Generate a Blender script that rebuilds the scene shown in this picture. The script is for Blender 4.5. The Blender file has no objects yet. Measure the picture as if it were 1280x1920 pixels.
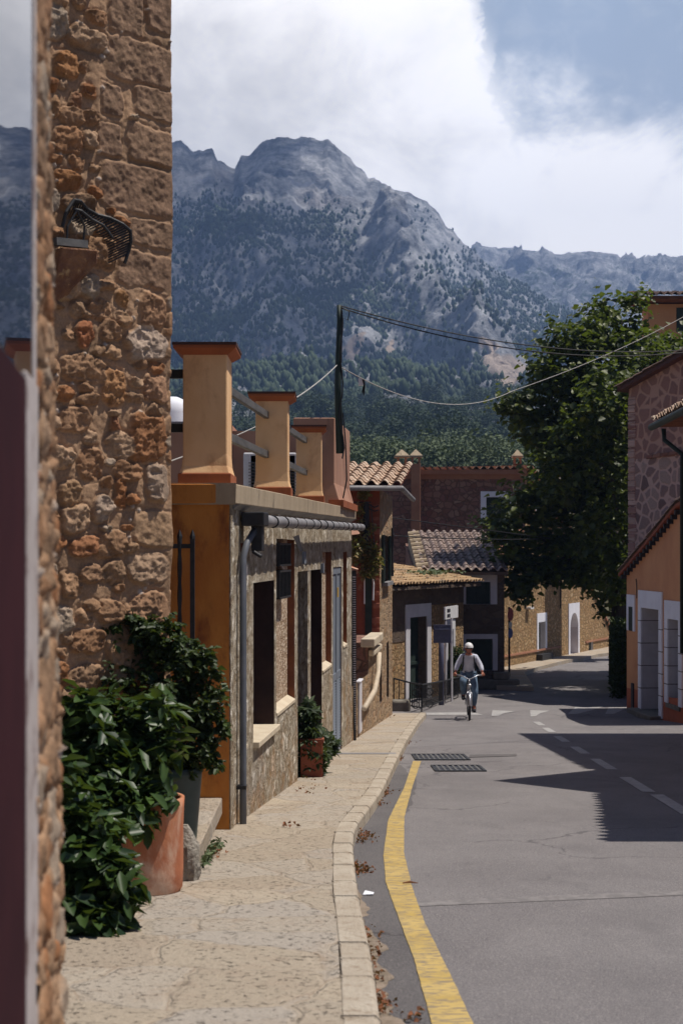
import bpy, math, random
import numpy as np
from mathutils import Vector, Matrix, noise as mnoise
R=math.radians; rnd=random.Random(7); rs=np.random.RandomState(11)
sc=bpy.context.scene; col=sc.collection
F=2667.0; HZ=1035.0; E=1.6; CX=640.0

# ---------------------------------------------------------------- terrain profile
def g(Y):
    "height of the road along the street: downhill, a raised crossing, then nearly level"
    s=.07
    if Y<33: z=-s*Y
    elif Y<37:
        t=(Y-33)/4; z=-s*33-(s*(Y-33)-(s-.016)*4*t*t/2)
    else: z=-s*33-(s+.016)*2-.016*(Y-37)
    def ss(a,b): t=min(1,max(0,(Y-a)/(b-a))); return t*t*(3-2*t)
    return z+.07*(ss(34.0,34.8)-ss(37.2,38.0))
def W(px,py,Y): return Vector(((px-CX)/F*Y,Y,E-(py-HZ)/F*Y))
def WX(px,Y): return (px-CX)/F*Y
def WZ(py,Y): return E-(py-HZ)/F*Y
def gp(px,py,dz=0.0):
    "point of the ground seen in that direction"
    k=(py-HZ)/F; Y=3.0
    while Y<90:
        if E-k*Y<=g(Y)+dz: break
        Y+=.02
    return Vector(((px-CX)/F*Y,Y,g(Y)+dz))

# ---------------------------------------------------------------- node materials
class NT:
    def __init__(s,tree): s.t=tree; s.n=tree.nodes; s.l=tree.links; s.n.clear()
    def a(s,typ,_in=None,**kw):
        nd=s.n.new(typ)
        for k,v in kw.items(): setattr(nd,k,v)
        if _in:
            for k,v in _in.items():
                if hasattr(v,'is_output') or isinstance(v,bpy.types.NodeSocket): s.l.new(v,nd.inputs[k])
                else: nd.inputs[k].default_value=v
        return nd
    def math(s,op,a,b=0.0,c=0.0,clamp=False):
        nd=s.n.new('ShaderNodeMath'); nd.operation=op; nd.use_clamp=clamp
        for i,v in enumerate((a,b,c)):
            if isinstance(v,bpy.types.NodeSocket): s.l.new(v,nd.inputs[i])
            else: nd.inputs[i].default_value=v
        return nd.outputs[0]
    def mr(s,v,a,b,c=0.0,d=1.0,smooth=True):
        nd=s.n.new('ShaderNodeMapRange'); nd.interpolation_type='SMOOTHSTEP' if smooth else 'LINEAR'
        s.l.new(v,nd.inputs[0])
        for i,x in enumerate((a,b,c,d)): nd.inputs[i+1].default_value=x
        return nd.outputs[0]
    def mix(s,f,a,b,mode='MIX'):
        nd=s.n.new('ShaderNodeMix'); nd.data_type='RGBA'; nd.blend_type=mode
        for i,v in ((0,f),(6,a),(7,b)):
            if isinstance(v,bpy.types.NodeSocket): s.l.new(v,nd.inputs[i])
            else: nd.inputs[i].default_value=(v if i==0 else (v[0],v[1],v[2],1))
        return nd.outputs[2]
    def coord(s,scale=(1,1,1),kind='Object',rot=(0,0,0)):
        tc=s.n.new('ShaderNodeTexCoord'); mp=s.n.new('ShaderNodeMapping')
        mp.inputs['Scale'].default_value=scale; mp.inputs['Rotation'].default_value=rot
        s.l.new(tc.outputs[kind],mp.inputs[0]); return mp.outputs[0]
    def noise(s,vec,scale,detail=4,rough=.55,dist=0.0):
        return s.a('ShaderNodeTexNoise',{'Vector':vec,'Scale':scale,'Detail':detail,'Roughness':rough,'Distortion':dist}).outputs[0]
    def ramp(s,f,stops):
        nd=s.n.new('ShaderNodeValToRGB'); el=nd.color_ramp.elements
        while len(el)<len(stops): el.new(.5)
        for e,(p,c) in zip(el,stops): e.position=p; e.color=(c[0],c[1],c[2],1)
        s.l.new(f,nd.inputs[0]); return nd.outputs[0]
MATS={}
def newmat(name):
    m=bpy.data.materials.new(name); m.use_nodes=True; MATS[name]=m; return m,NT(m.node_tree)
def finish(nt,color,rough=.8,bump=None,bs=.5,bd=.02,metal=0.0,spec=.3,extra=None):
    p=nt.a('ShaderNodeBsdfPrincipled'); o=nt.a('ShaderNodeOutputMaterial')
    for k,v in (('Base Color',color),('Roughness',rough),('Metallic',metal),('Specular IOR Level',spec)):
        if isinstance(v,bpy.types.NodeSocket): nt.l.new(v,p.inputs[k])
        else: p.inputs[k].default_value=(v[0],v[1],v[2],1) if k=='Base Color' else v
    if bump is not None:
        b=nt.a('ShaderNodeBump',{'Height':bump,'Strength':bs,'Distance':bd}); nt.l.new(b.outputs[0],p.inputs['Normal'])
    nt.l.new(p.outputs[0],o.inputs[0])
    if extra: extra(p)
    return p
def noisy(name,c1,c2,scale=3.0,rough=.8,bscale=40,bs=.4,bd=.01,stretch=(1,1,1),metal=0,spec=.3,c3=None,s3=12,m3=(.55,.7),detail=5):
    "two-tone weathered surface, optional third colour in patches"
    m,nt=newmat(name); v=nt.coord(stretch)
    c=nt.mix(nt.mr(nt.noise(v,scale,detail,.6),.35,.65),c1,c2)
    if c3: c=nt.mix(nt.mr(nt.noise(v,s3,6,.65,.3),m3[0],m3[1]),c,c3)
    finish(nt,c,rough,nt.noise(v,bscale,4,.6),bs,bd,metal,spec); return m
def stone(name,cells,mortar,scale=3.0,stretch=(1,1,1.4),mort=.06,bs=.9,bd=.05,mottle=.35,rough=.9,dist=.25):
    "rubble wall: cells of stones of several colours set in mortar"
    m,nt=newmat(name); v=nt.coord(stretch)
    wob=nt.a('ShaderNodeTexNoise',{'Vector':v,'Scale':scale*1.7,'Detail':3.0}).outputs['Color']
    vv=nt.a('ShaderNodeVectorMath',{0:wob,1:(dist/scale*1.5,)*3},operation='MULTIPLY').outputs[0]
    vv=nt.a('ShaderNodeVectorMath',{0:v,1:vv},operation='ADD').outputs[0]
    vo=nt.a('ShaderNodeTexVoronoi',{'Vector':vv,'Scale':scale,'Randomness':.9})
    ve=nt.a('ShaderNodeTexVoronoi',{'Vector':vv,'Scale':scale,'Randomness':.9},feature='DISTANCE_TO_EDGE')
    sep=nt.a('ShaderNodeSeparateColor',{0:vo.outputs['Color']})
    n=len(cells); c=nt.ramp(sep.outputs[0],[(i/(n-1) if n>1 else 0,cc) for i,cc in enumerate(cells)])
    fn=nt.noise(v,scale*9,6,.7)
    c=nt.mix(mottle,c,nt.ramp(fn,[(.3,(.12,.1,.09)),(.7,(.85,.8,.75))]),'OVERLAY')
    edge=nt.mr(ve.outputs['Distance'],mort*.4,mort)
    c=nt.mix(edge,mortar,c)
    h=nt.math('ADD',nt.math('MULTIPLY',edge,.7),nt.math('MULTIPLY',fn,.5))
    finish(nt,c,rough,h,bs,bd,0,.2); return m

noisy('asphalt_light',(.215,.20,.20),(.24,.225,.222),4,.85,140,.4,.006,c3=(.17,.16,.16),s3=12,m3=(.4,.6))
noisy('dash_paint',(.42,.41,.40),(.33,.32,.32),6,.7,80,.3,.004,c3=(.2,.2,.2),s3=40,m3=(.55,.65))
noisy('yellow_paint',(.46,.32,.09),(.54,.39,.14),3,.7,90,.4,.005,c3=(.24,.19,.13),s3=22,m3=(.46,.62),stretch=(.6,1.6,1),detail=9)
noisy('kerb_stone',(.39,.33,.26),(.46,.405,.33),2.5,.85,45,.8,.014,c3=(.30,.24,.18),s3=16,m3=(.5,.7))
noisy('kerb_grey',(.40,.38,.36),(.46,.44,.42),5,.85,70,.5,.008)
noisy('kerb_joint',(.20,.16,.12),(.15,.12,.09),8,.95,60,.4,.005)
noisy('dirt',(.3,.24,.19),(.2,.16,.12),9,.95,60,.8,.02)
noisy('earth',(.14,.11,.07),(.09,.09,.045),.5,.95,12,.8,.1)
noisy('orange_plaster',(.56,.23,.05),(.44,.15,.03),1.6,.85,50,.5,.006,c3=(.22,.065,.02),s3=2.2,m3=(.48,.7),stretch=(1.4,1.4,.6))
noisy('pillar_plaster',(.84,.54,.29),(.76,.45,.22),2.2,.85,60,.4,.006,c3=(.52,.26,.13),s3=3,m3=(.5,.75),stretch=(1,1,.6))
noisy('red_plinth',(.36,.11,.045),(.28,.085,.035),4,.8,50,.3,.005)
noisy('cap_top',(.10,.045,.035),(.07,.035,.03),6,.8,50,.3,.005)
noisy('pink_plaster',(.44,.25,.175),(.38,.20,.135),1.4,.85,50,.4,.006,c3=(.2,.12,.1),s3=5,m3=(.6,.8),stretch=(1.5,1.5,.4))
noisy('ledge_concrete',(.45,.36,.25),(.37,.29,.2),4,.9,50,.6,.012,c3=(.09,.08,.07),s3=7,m3=(.58,.72),stretch=(1,1,.35))
noisy('pebbledash',(.40,.28,.19),(.30,.20,.13),4,.95,45,1.0,.03,c3=(.66,.54,.42),s3=34,m3=(.5,.56),stretch=(1,.4,1))
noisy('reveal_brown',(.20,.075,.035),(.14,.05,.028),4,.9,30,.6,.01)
noisy('reveal_shade',(.045,.025,.022),(.03,.018,.018),4,.9,30,.5,.01)  # window and door reveals coloured near black to hold their shade
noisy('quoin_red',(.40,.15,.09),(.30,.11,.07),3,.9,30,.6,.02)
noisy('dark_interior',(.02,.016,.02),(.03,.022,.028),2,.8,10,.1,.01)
noisy('varnished_wood',(.20,.07,.04),(.15,.05,.03),5,.5,40,.3,.004,stretch=(4,.4,4))
noisy('zinc',(.29,.28,.285),(.21,.205,.215),4,.6,40,.3,.006,metal=.2,c3=(.2,.19,.19),s3=9)
noisy('grey_paint',(.22,.25,.30),(.17,.195,.24),5,.6,40,.3,.004,stretch=(3,3,.4))
noisy('pipe_grey',(.13,.14,.165),(.10,.11,.13),5,.5,40,.2,.003)
noisy('frame_cream',(.50,.45,.44),(.42,.37,.35),3,.8,40,.4,.005,c3=(.18,.12,.11),s3=8,m3=(.5,.7))
noisy('dark_iron',(.03,.032,.035),(.045,.045,.05),12,.55,60,.3,.003,metal=.3)
noisy('dark_green_paint',(.02,.035,.03),(.03,.045,.038),6,.6,40,.2,.004)
noisy('rail_steel',(.16,.155,.15),(.10,.10,.10),8,.6,50,.3,.003,metal=.3,stretch=(2,.4,2))
noisy('white_paint',(.84,.86,.93),(.79,.80,.87),3,.7,40,.3,.005,c3=(.5,.48,.46),s3=9,m3=(.6,.8))
noisy('grey_white',(.66,.65,.69),(.58,.57,.61),3,.7,40,.3,.005)
noisy('cream_stone',(.62,.54,.41),(.55,.46,.34),6,.7,50,.3,.005)
noisy('cream_pipe',(.6,.5,.38),(.5,.42,.32),6,.5,50,.2,.003)
noisy('terracotta',(.50,.20,.10),(.40,.14,.07),4,.8,50,.5,.006,c3=(.66,.47,.35),s3=2.2,m3=(.46,.68),stretch=(1,1,.6),detail=9)
noisy('corbel',(.32,.17,.09),(.17,.08,.05),5,.9,14,1,.04,c3=(.50,.33,.16),s3=7,m3=(.5,.62))
noisy('terracotta_dark',(.32,.10,.055),(.24,.07,.04),4,.75,60,.3,.005)
noisy('green_plastic',(.05,.07,.065),(.065,.085,.08),6,.5,60,.1,.002)
noisy('soil',(.05,.035,.025),(.03,.02,.015),10,.95,40,.8,.02)
noisy('bark',(.10,.085,.07),(.06,.05,.04),5,.9,20,.9,.04,stretch=(1,1,.3))
noisy('orange_house',(.68,.34,.17),(.60,.28,.14),1.0,.85,60,.3,.005,c3=(.46,.19,.10),s3=2.2,m3=(.58,.8),stretch=(1,1,.6))
noisy('orange_base',(.48,.14,.075),(.40,.12,.065),2,.85,60,.3,.005)
noisy('red_plaster',(.34,.10,.05),(.24,.075,.045),1.5,.9,25,.6,.02,c3=(.42,.22,.13),s3=3,m3=(.58,.7))
noisy('cornice',(.40,.20,.12),(.35,.16,.10),2,.85,60,.3,.005)
noisy('white_metal',(.75,.75,.77),(.68,.68,.70),8,.45,60,.1,.002)
noisy('blue_back',(.10,.105,.17),(.08,.085,.14),8,.5,60,.1,.002)
noisy('sign_black',(.02,.02,.03),(.03,.03,.04),8,.5,60,.1,.002)
noisy('sign_red',(.5,.02,.03),(.42,.02,.03),8,.5,60,.1,.002)
noisy('sign_blue',(.03,.08,.4),(.03,.07,.33),8,.5,60,.1,.002)
noisy('yellow_tag',(.6,.36,.03),(.5,.3,.03),8,.5,60,.1,.002)
noisy('maroon_board',(.05,.017,.022),(.038,.014,.019),3,.9,30,.2,.004,spec=.05)
noisy('cable',(.012,.012,.015),(.02,.02,.022),9,.6,60,.1,.002)
noisy('pale_rope',(.45,.44,.42),(.35,.34,.33),9,.8,60,.3,.002)
noisy('concrete',(.22,.20,.17),(.16,.145,.12),4,.9,40,.6,.01)
noisy('helmet_white',(.78,.78,.80),(.70,.70,.72),8,.4,60,.05,.002)
noisy('shirt',(.62,.65,.76),(.52,.55,.66),6,.9,22,.8,.02)
noisy('jeans',(.13,.20,.29),(.08,.12,.18),7,.9,120,.3,.004)
noisy('skin',(.42,.17,.11),(.36,.13,.09),9,.6,60,.1,.002)
noisy('sock_dark',(.018,.018,.024),(.03,.03,.035),9,.8,60,.3,.002)
noisy('tyre',(.015,.015,.017),(.02,.02,.022),9,.8,90,.3,.003)
noisy('bike_silver',(.45,.46,.5),(.38,.39,.43),9,.35,60,.05,.002,metal=.7)
noisy('red_cloth',(.4,.03,.03),(.3,.02,.02),9,.8,60,.2,.003)
noisy('aged_stone',(.36,.33,.28),(.22,.2,.17),7,.9,30,1,.03)
def leafmat(name,c1,c2,rough=.35,trans=.25,spec=.5,sc_=6):
    m,nt=newmat(name); v=nt.coord()
    ri=nt.a('ShaderNodeNewGeometry').outputs['Random Per Island']
    c=nt.mix(ri,c1,c2); c=nt.mix(nt.mr(nt.noise(v,sc_,2),.4,.65,0,.5),c,[x*.6 for x in c1])
    p=nt.a('ShaderNodeBsdfPrincipled',{'Base Color':c,'Roughness':rough,'Specular IOR Level':spec})
    t=nt.a('ShaderNodeBsdfTranslucent',{'Color':nt.mix(.5,c,(.25,.35,.03))})
    mx=nt.a('ShaderNodeMixShader',{0:trans}); nt.l.new(p.outputs[0],mx.inputs[1]); nt.l.new(t.outputs[0],mx.inputs[2])
    o=nt.a('ShaderNodeOutputMaterial'); nt.l.new(mx.outputs[0],o.inputs[0]); return m
leafmat('leaf_dark',(.015,.032,.012),(.06,.09,.025),.5,.15,.3)
leafmat('leaf_glossy',(.014,.036,.014),(.07,.125,.03),.42,.18,.35)
leafmat('leaf_plane',(.018,.036,.010),(.14,.17,.022),.5,.28,.4)
leafmat('leaf_vine',(.16,.19,.05),(.34,.20,.09),.5,.3)
leafmat('leaf_litter',(.26,.09,.035),(.16,.06,.03),.8,.1)
leafmat('leaf_pine',(.022,.042,.022),(.05,.078,.035),.7,.05,.2,.02)
leafmat('leaf_olive',(.07,.10,.05),(.12,.15,.075),.7,.05,.2,.02)
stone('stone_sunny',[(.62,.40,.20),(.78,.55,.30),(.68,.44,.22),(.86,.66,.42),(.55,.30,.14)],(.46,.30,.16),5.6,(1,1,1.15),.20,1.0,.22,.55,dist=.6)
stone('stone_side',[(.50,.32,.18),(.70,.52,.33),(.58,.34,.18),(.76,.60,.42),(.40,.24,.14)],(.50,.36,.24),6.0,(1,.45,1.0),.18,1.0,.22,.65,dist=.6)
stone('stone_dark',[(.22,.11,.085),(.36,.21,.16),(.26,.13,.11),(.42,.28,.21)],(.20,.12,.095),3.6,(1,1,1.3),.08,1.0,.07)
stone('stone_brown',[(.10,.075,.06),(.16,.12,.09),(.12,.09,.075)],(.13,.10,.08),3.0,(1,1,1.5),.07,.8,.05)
stone('stone_flag',[(.17,.125,.125),(.28,.215,.20),(.21,.15,.155),(.36,.29,.265),(.24,.19,.2)],(.50,.37,.33),3.3,(1,1,.85),.13,.8,.03,.3,dist=.12)
stone('stone_flag_upper',[(.26,.155,.135),(.30,.18,.155),(.24,.15,.135)],(.46,.30,.24),3.0,(1,1,.85),.12,.6,.03,.2,dist=.12)
stone('quoin_stone',[(.22,.11,.10),(.55,.43,.39),(.2,.09,.09),(.48,.36,.32)],(.42,.32,.28),3.2,(.1,.1,1.9),.06,.7,.03)
def rough_plaster():
    m,nt=newmat('rough_plaster'); v=nt.coord((2.0,.38,.62)); vr=nt.coord((1,.5,1)); z=nt.a('ShaderNodeSeparateXYZ',{0:vr}).outputs[2]
    a=nt.noise(v,13,9,.72,.6); b=nt.noise(v,34,5,.7); c=nt.noise(vr,1.6,6,.65)
    h=nt.math('ADD',nt.mr(a,.36,.62),nt.math('MULTIPLY',b,.5))
    base=nt.ramp(a,[(.34,(.16,.105,.07)),(.45,(.55,.44,.31)),(.55,(.74,.65,.52)),(.68,(.93,.88,.79))])
    st=nt.math('ADD',nt.math('MULTIPLY',nt.noise(v,5,6,.7),1.0),nt.math('MULTIPLY',nt.mr(z,1.7,.2,0,.22,False),1.0))
    base=nt.mix(nt.mr(st,.68,.84,0,.62),base,(.56,.32,.15))
    base=nt.mix(nt.mr(c,.5,.66,0,.4),base,(.55,.50,.47))
    finish(nt,base,.95,h,1.0,.06,0,.1)
rough_plaster()
def asphalt(name='asphalt',k=1.0):
    m,nt=newmat(name); v=nt.coord(); n=nt.noise(v,95,3,.8); n2=nt.noise(v,.7,6,.65,.4); n3=nt.noise(v,260,2,.7)
    c=nt.mix(nt.mr(n2,.35,.65),(.152,.142,.148),(.200,.188,.192)); c=nt.mix(nt.mr(n,.5,.64,0,.75),c,(.34,.31,.30)); c=nt.mix(nt.mr(n,.46,.34,0,.8),c,(.07,.065,.07)); c=nt.mix(nt.mr(n3,.55,.7,0,.3),c,(.3,.28,.27))
    c=nt.mix(nt.mr(nt.noise(nt.coord((1.2,.12,1)),1.1,4,.6),.5,.7,0,.22),c,(.13,.125,.13))
    cr=nt.a('ShaderNodeTexVoronoi',{'Vector':nt.a('ShaderNodeVectorMath',{0:v,1:nt.a('ShaderNodeVectorMath',{0:nt.a('ShaderNodeTexNoise',{'Vector':v,'Scale':1.6,'Detail':5.0}).outputs['Color'],1:(1.1,1.1,0)},operation='MULTIPLY').outputs[0]},operation='ADD').outputs[0],'Scale':.42},feature='DISTANCE_TO_EDGE')
    cm_=nt.math('MULTIPLY',nt.mr(cr.outputs['Distance'],.010,.002),nt.mr(nt.noise(v,.45,3),.47,.56))
    c=nt.mix(nt.math('MULTIPLY',cm_,.55),c,(.05,.045,.05))
    st=nt.noise(nt.coord((1,.35,1)),.9,5,.7); c=nt.mix(nt.mr(st,.56,.72,0,.28),c,(.09,.085,.09)); c=nt.mix(nt.mr(st,.44,.3,0,.25),c,(.27,.255,.25))
    if k!=1: c=nt.mix(1.0,c,(k,k,k),'MULTIPLY')
    finish(nt,c,.85,n,.7,.012,0,.35)
asphalt(); asphalt('asphalt_patch',.66)
# pavement: irregular flags worn nearly flush
def paving():
    m,nt=newmat('paving'); v=nt.coord()
    wob=nt.a('ShaderNodeTexNoise',{'Vector':v,'Scale':3.0,'Detail':3.0}).outputs['Color']
    vv=nt.a('ShaderNodeVectorMath',{0:wob,1:(.25,.25,.0)},operation='MULTIPLY').outputs[0]
    vv=nt.a('ShaderNodeVectorMath',{0:v,1:vv},operation='ADD').outputs[0]
    vv=nt.a('ShaderNodeVectorMath',{0:vv,1:(1,1,0)},operation='MULTIPLY').outputs[0]
    vo=nt.a('ShaderNodeTexVoronoi',{'Vector':vv,'Scale':1.75,'Randomness':.95})
    ve=nt.a('ShaderNodeTexVoronoi',{'Vector':vv,'Scale':1.75,'Randomness':.95},feature='DISTANCE_TO_EDGE')
    sep=nt.a('ShaderNodeSeparateColor',{0:vo.outputs['Color']})
    c=nt.ramp(sep.outputs[0],[(0,(.37,.305,.235)),(.3,(.41,.345,.265)),(.6,(.40,.355,.305)),(1,(.45,.38,.29))])
    edge=nt.mr(ve.outputs['Distance'],.02,.055); gap=nt.mr(nt.noise(v,5,4),.42,.6)
    c=nt.mix(nt.math('MULTIPLY',nt.math('SUBTRACT',1.0,edge),.45),c,(.43,.36,.28))
    c=nt.mix(nt.math('MULTIPLY',nt.math('SUBTRACT',1.0,nt.mr(ve.outputs['Distance'],.004,.013)),nt.math('MULTIPLY',gap,.5)),c,(.28,.2,.14))
    pit=nt.mr(nt.noise(v,26,8,.78),.56,.66)
    c=nt.mix(nt.math('MULTIPLY',pit,.38),c,(.24,.18,.13))
    c=nt.mix(nt.mr(nt.noise(v,3.5,8,.75,.6),.48,.70,0,.5),c,(.36,.275,.205))
    h=nt.math('ADD',nt.math('MULTIPLY',edge,.5),nt.noise(v,22,6,.7))
    h=nt.math('SUBTRACT',h,nt.math('MULTIPLY',pit,.6))
    finish(nt,c,.85,h,1.0,.02,0,.3)
paving()
# barrel tiles: colour varies tile by tile through the UV cells
def tiles(name,cols,lich=None,lm=(.55,.75)):
    m,nt=newmat(name); uv=nt.coord((1,1,1),'UV')
    fl=nt.a('ShaderNodeVectorMath',{0:uv},operation='FLOOR').outputs[0]
    wn=nt.a('ShaderNodeTexWhiteNoise',{0:fl},noise_dimensions='2D')
    c=nt.ramp(wn.outputs[0],[(i/(len(cols)-1),cc) for i,cc in enumerate(cols)])
    v=nt.coord()
    if lich: c=nt.mix(nt.mr(nt.noise(v,1.3,6,.7),lm[0],lm[1]),c,lich)
    c=nt.mix(nt.mr(nt.noise(v,18,4),.45,.7,0,.35),c,(.2,.15,.1))
    finish(nt,c,.85,nt.noise(v,40,4),.5,.01,0,.25)
tiles('tile_warm',[(.46,.32,.23),(.55,.41,.31),(.40,.27,.19),(.58,.46,.36)],(.40,.33,.24))
tiles('tile_gold',[(.46,.30,.16),(.55,.38,.21),(.40,.25,.14)],(.26,.22,.16),(.5,.7))
tiles('tile_grey',[(.27,.205,.18),(.33,.25,.22),(.23,.17,.155),(.37,.30,.26)],(.2,.17,.15))
tiles('tile_dark',[(.16,.10,.08),(.22,.14,.11),(.13,.08,.07)])
def glassmat():
    m,nt=newmat('window_glass'); finish(nt,(.01,.01,.014),.03,None,metal=0,spec=.9)
    m,nt=newmat('mirror_glass')
    p=finish(nt,(.02,.02,.03),.02,None,spec=1.0); p.inputs['IOR'].default_value=2.6
glassmat()
def vertexcol(name,rough=.9,bscale=60,bd=.006):
    m,nt=newmat(name); at=nt.a('ShaderNodeAttribute',attribute_name='Col').outputs[0]
    v=nt.coord(); n=nt.noise(v,bscale,6,.7)
    c=nt.mix(.45,at,nt.ramp(n,[(.3,(.25,.25,.25)),(.7,(.8,.8,.8))]),'OVERLAY')
    finish(nt,c,rough,n,.8,bd,0,.2)
vertexcol('masonry')

# ---------------------------------------------------------------- mesh builder
class MB:
    def __init__(s): s.v=[]; s.f=[]; s.uv=None; s.cuts=[0]
    def add(s,vs,fs):
        o=len(s.v); s.v.extend([tuple(v) for v in vs]); s.f.extend([tuple(i+o for i in f) for f in fs]); s.cuts.append((o,len(s.f))); return s
    def split(s,name,mat,parent=None,smooth=False,bevel=0):
        'every piece added becomes an object of its own'
        fl=0; out=[]
        for (o,fe) in s.cuts[1:]:
            m=MB(); fs=s.f[fl:fe]; fl=fe; n=max(max(f) for f in fs)+1; m.v=s.v[o:n]; m.f=[tuple(i-o for i in f) for f in fs]; out.append(m.build(name,mat,parent,smooth,bevel))
        return out[0]
    def quad(s,a,b,c,d): return s.add([a,b,c,d],[(0,1,2,3)])
    def box(s,c,size,rz=0.0,bev=0.0):
        x,y,z=[k/2 for k in size]; m=Matrix.Rotation(rz,3,'Z')
        vs=[Vector(c)+m@Vector((a*x,b*y,d*z)) for a in(-1,1) for b in(-1,1) for d in(-1,1)]
        return s.add(vs,[(0,1,3,2),(4,6,7,5),(0,4,5,1),(2,3,7,6),(0,2,6,4),(1,5,7,3)])
    def beam(s,p,q,w,h,up=(0,0,1)):
        p=Vector(p); q=Vector(q); d=(q-p).normalized(); u=Vector(up); sx=d.cross(u)
        if sx.length<1e-4: sx=Vector((1,0,0))
        sx.normalize(); uz=sx.cross(d).normalized()
        vs=[b+sx*i*w/2+uz*j*h/2 for b in(p,q) for i,j in((-1,-1),(1,-1),(1,1),(-1,1))]
        return s.add(vs,[(0,3,2,1),(4,5,6,7),(0,1,5,4),(1,2,6,5),(2,3,7,6),(3,0,4,7)])
    def tube(s,pts,r,n=8,cap=True):
        pts=[Vector(p) for p in pts]; N=len(pts); rr=r if isinstance(r,(list,tuple)) else [r]*N
        rings=[]; prev=None
        for i,p in enumerate(pts):
            d=(pts[min(i+1,N-1)]-pts[max(i-1,0)]).normalized()
            a=prev-d*prev.dot(d) if prev is not None else d.cross(Vector((0,0,1)))
            if a.length<1e-3: a=d.cross(Vector((0,1,0)))
            a.normalize(); b=d.cross(a); prev=a
            rings.append([p+(a*math.cos(2*math.pi*k/n)+b*math.sin(2*math.pi*k/n))*rr[i] for k in range(n)])
        vs=[v for r_ in rings for v in r_]; fs=[]
        for i in range(N-1):
            for k in range(n): fs.append((i*n+k,i*n+(k+1)%n,(i+1)*n+(k+1)%n,(i+1)*n+k))
        if cap: fs.append(tuple(range(n))[::-1]); fs.append(tuple((N-1)*n+k for k in range(n)))
        return s.add(vs,fs)
    def lathe(s,c,prof,n=24):
        c=Vector(c); vs=[]; fs=[]
        for (r,z) in prof:
            for k in range(n):
                a=2*math.pi*k/n; vs.append(c+Vector((r*math.cos(a),r*math.sin(a),z)))
        for i in range(len(prof)-1):
            for k in range(n): fs.append((i*n+k,i*n+(k+1)%n,(i+1)*n+(k+1)%n,(i+1)*n+k))
        return s.add(vs,fs)
    def prism(s,poly,z0,z1):
        "poly: (x,y) corners; z0,z1 numbers or lists per corner"
        n=len(poly); a=z0 if isinstance(z0,(list,tuple)) else [z0]*n; b=z1 if isinstance(z1,(list,tuple)) else [z1]*n
        vs=[(p[0],p[1],a[i]) for i,p in enumerate(poly)]+[(p[0],p[1],b[i]) for i,p in enumerate(poly)]
        fs=[tuple(range(n))[::-1],tuple(range(n,2*n))]+[(i,(i+1)%n,(i+1)%n+n,i+n) for i in range(n)]
        return s.add(vs,fs)
    def build(s,name,mat,parent=None,smooth=False,bevel=0):
        off=Vector((0,0,0)); p=parent
        while p is not None: off+=Vector(p.location); p=p.parent
        me=bpy.data.meshes.new(name); me.from_pydata([(a-off.x,b-off.y,c-off.z) for a,b,c in s.v],[],s.f)
        if s.uv:
            ul=me.uv_layers.new(name='UVMap'); k=0
            for f in s.uv:
                for c in f: ul.data[k].uv=c; k+=1
        me.update()
        if smooth: me.polygons.foreach_set('use_smooth',[True]*len(me.polygons))
        o=bpy.data.objects.new(name,me); col.objects.link(o); me.materials.append(MATS[mat])
        if parent: o.parent=parent
        if bevel:
            b=o.modifiers.new('bevel','BEVEL'); b.width=bevel; b.segments=2; b.limit_method='ANGLE'
        return o
def np_mesh(name,V,Fc,mat,parent=None,smooth=False,colr=None):
    "V (n,3), Fc (m,k) arrays"
    off=np.zeros(3); p=parent
    while p is not None: off+=np.array(p.location); p=p.parent
    me=bpy.data.meshes.new(name); m,k=Fc.shape
    me.vertices.add(len(V)); me.vertices.foreach_set('co',(V-off).astype(np.float32).ravel())
    me.loops.add(m*k); me.loops.foreach_set('vertex_index',Fc.astype(np.int32).ravel())
    me.polygons.add(m); me.polygons.foreach_set('loop_start',np.arange(0,m*k,k,dtype=np.int32)); me.polygons.foreach_set('loop_total',np.full(m,k,dtype=np.int32))
    if smooth: me.polygons.foreach_set('use_smooth',np.ones(m,dtype=bool))
    me.update(calc_edges=True)
    if colr is not None:
        ca=me.color_attributes.new('Col','FLOAT_COLOR','POINT'); c4=np.ones((len(V),4),dtype=np.float32); c4[:,:3]=colr
        ca.data.foreach_set('color',c4.ravel())
    o=bpy.data.objects.new(name,me); col.objects.link(o); me.materials.append(MATS[mat])
    if parent: o.parent=parent
    return o
def grid_faces(nr,nc):
    i=np.arange(nr-1)[:,None]*nc+np.arange(nc-1)[None,:]; i=i.ravel()
    return np.stack([i,i+1,i+nc+1,i+nc],1)
def tag(o,label=None,cat=None,group=None,kind=None):
    if label: o['label']=label
    if cat: o['category']=cat
    if group: o['group']=group
    if kind: o['kind']=kind
    return o
def thing(name,label,cat,loc,group=None):
    o=bpy.data.objects.new(name,None); col.objects.link(o); o.location=loc; o.empty_display_size=.2
    return tag(o,label,cat,group)
def struct(o): o['kind']='structure'; return o

# numpy value noise
def vnoise(x,y,seed=0):
    xi=np.floor(x).astype(np.int64); yi=np.floor(y).astype(np.int64); xf=x-xi; yf=y-yi
    u=xf*xf*(3-2*xf); v=yf*yf*(3-2*yf)
    def h(a,b):
        n=(a*374761393+b*668265263+seed*974634777)&0x7fffffff; n=((n^(n>>13))*1274126177)&0x7fffffff; n=(n^(n>>16))&0xffff
        return n/65535.0
    return (h(xi,yi)*(1-u)+h(xi+1,yi)*u)*(1-v)+(h(xi,yi+1)*(1-u)+h(xi+1,yi+1)*u)*v
def fbm(x,y,o=5,seed=0,gain=.5,ridged=False):
    t=0; a=1; n=0
    for i in range(o):
        k=vnoise(x*2**i+i*17.3,y*2**i-i*9.1,seed+i)
        if ridged: k=1-np.abs(2*k-1)
        t=t+a*k; n+=a; a*=gain
    return t/n

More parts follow.
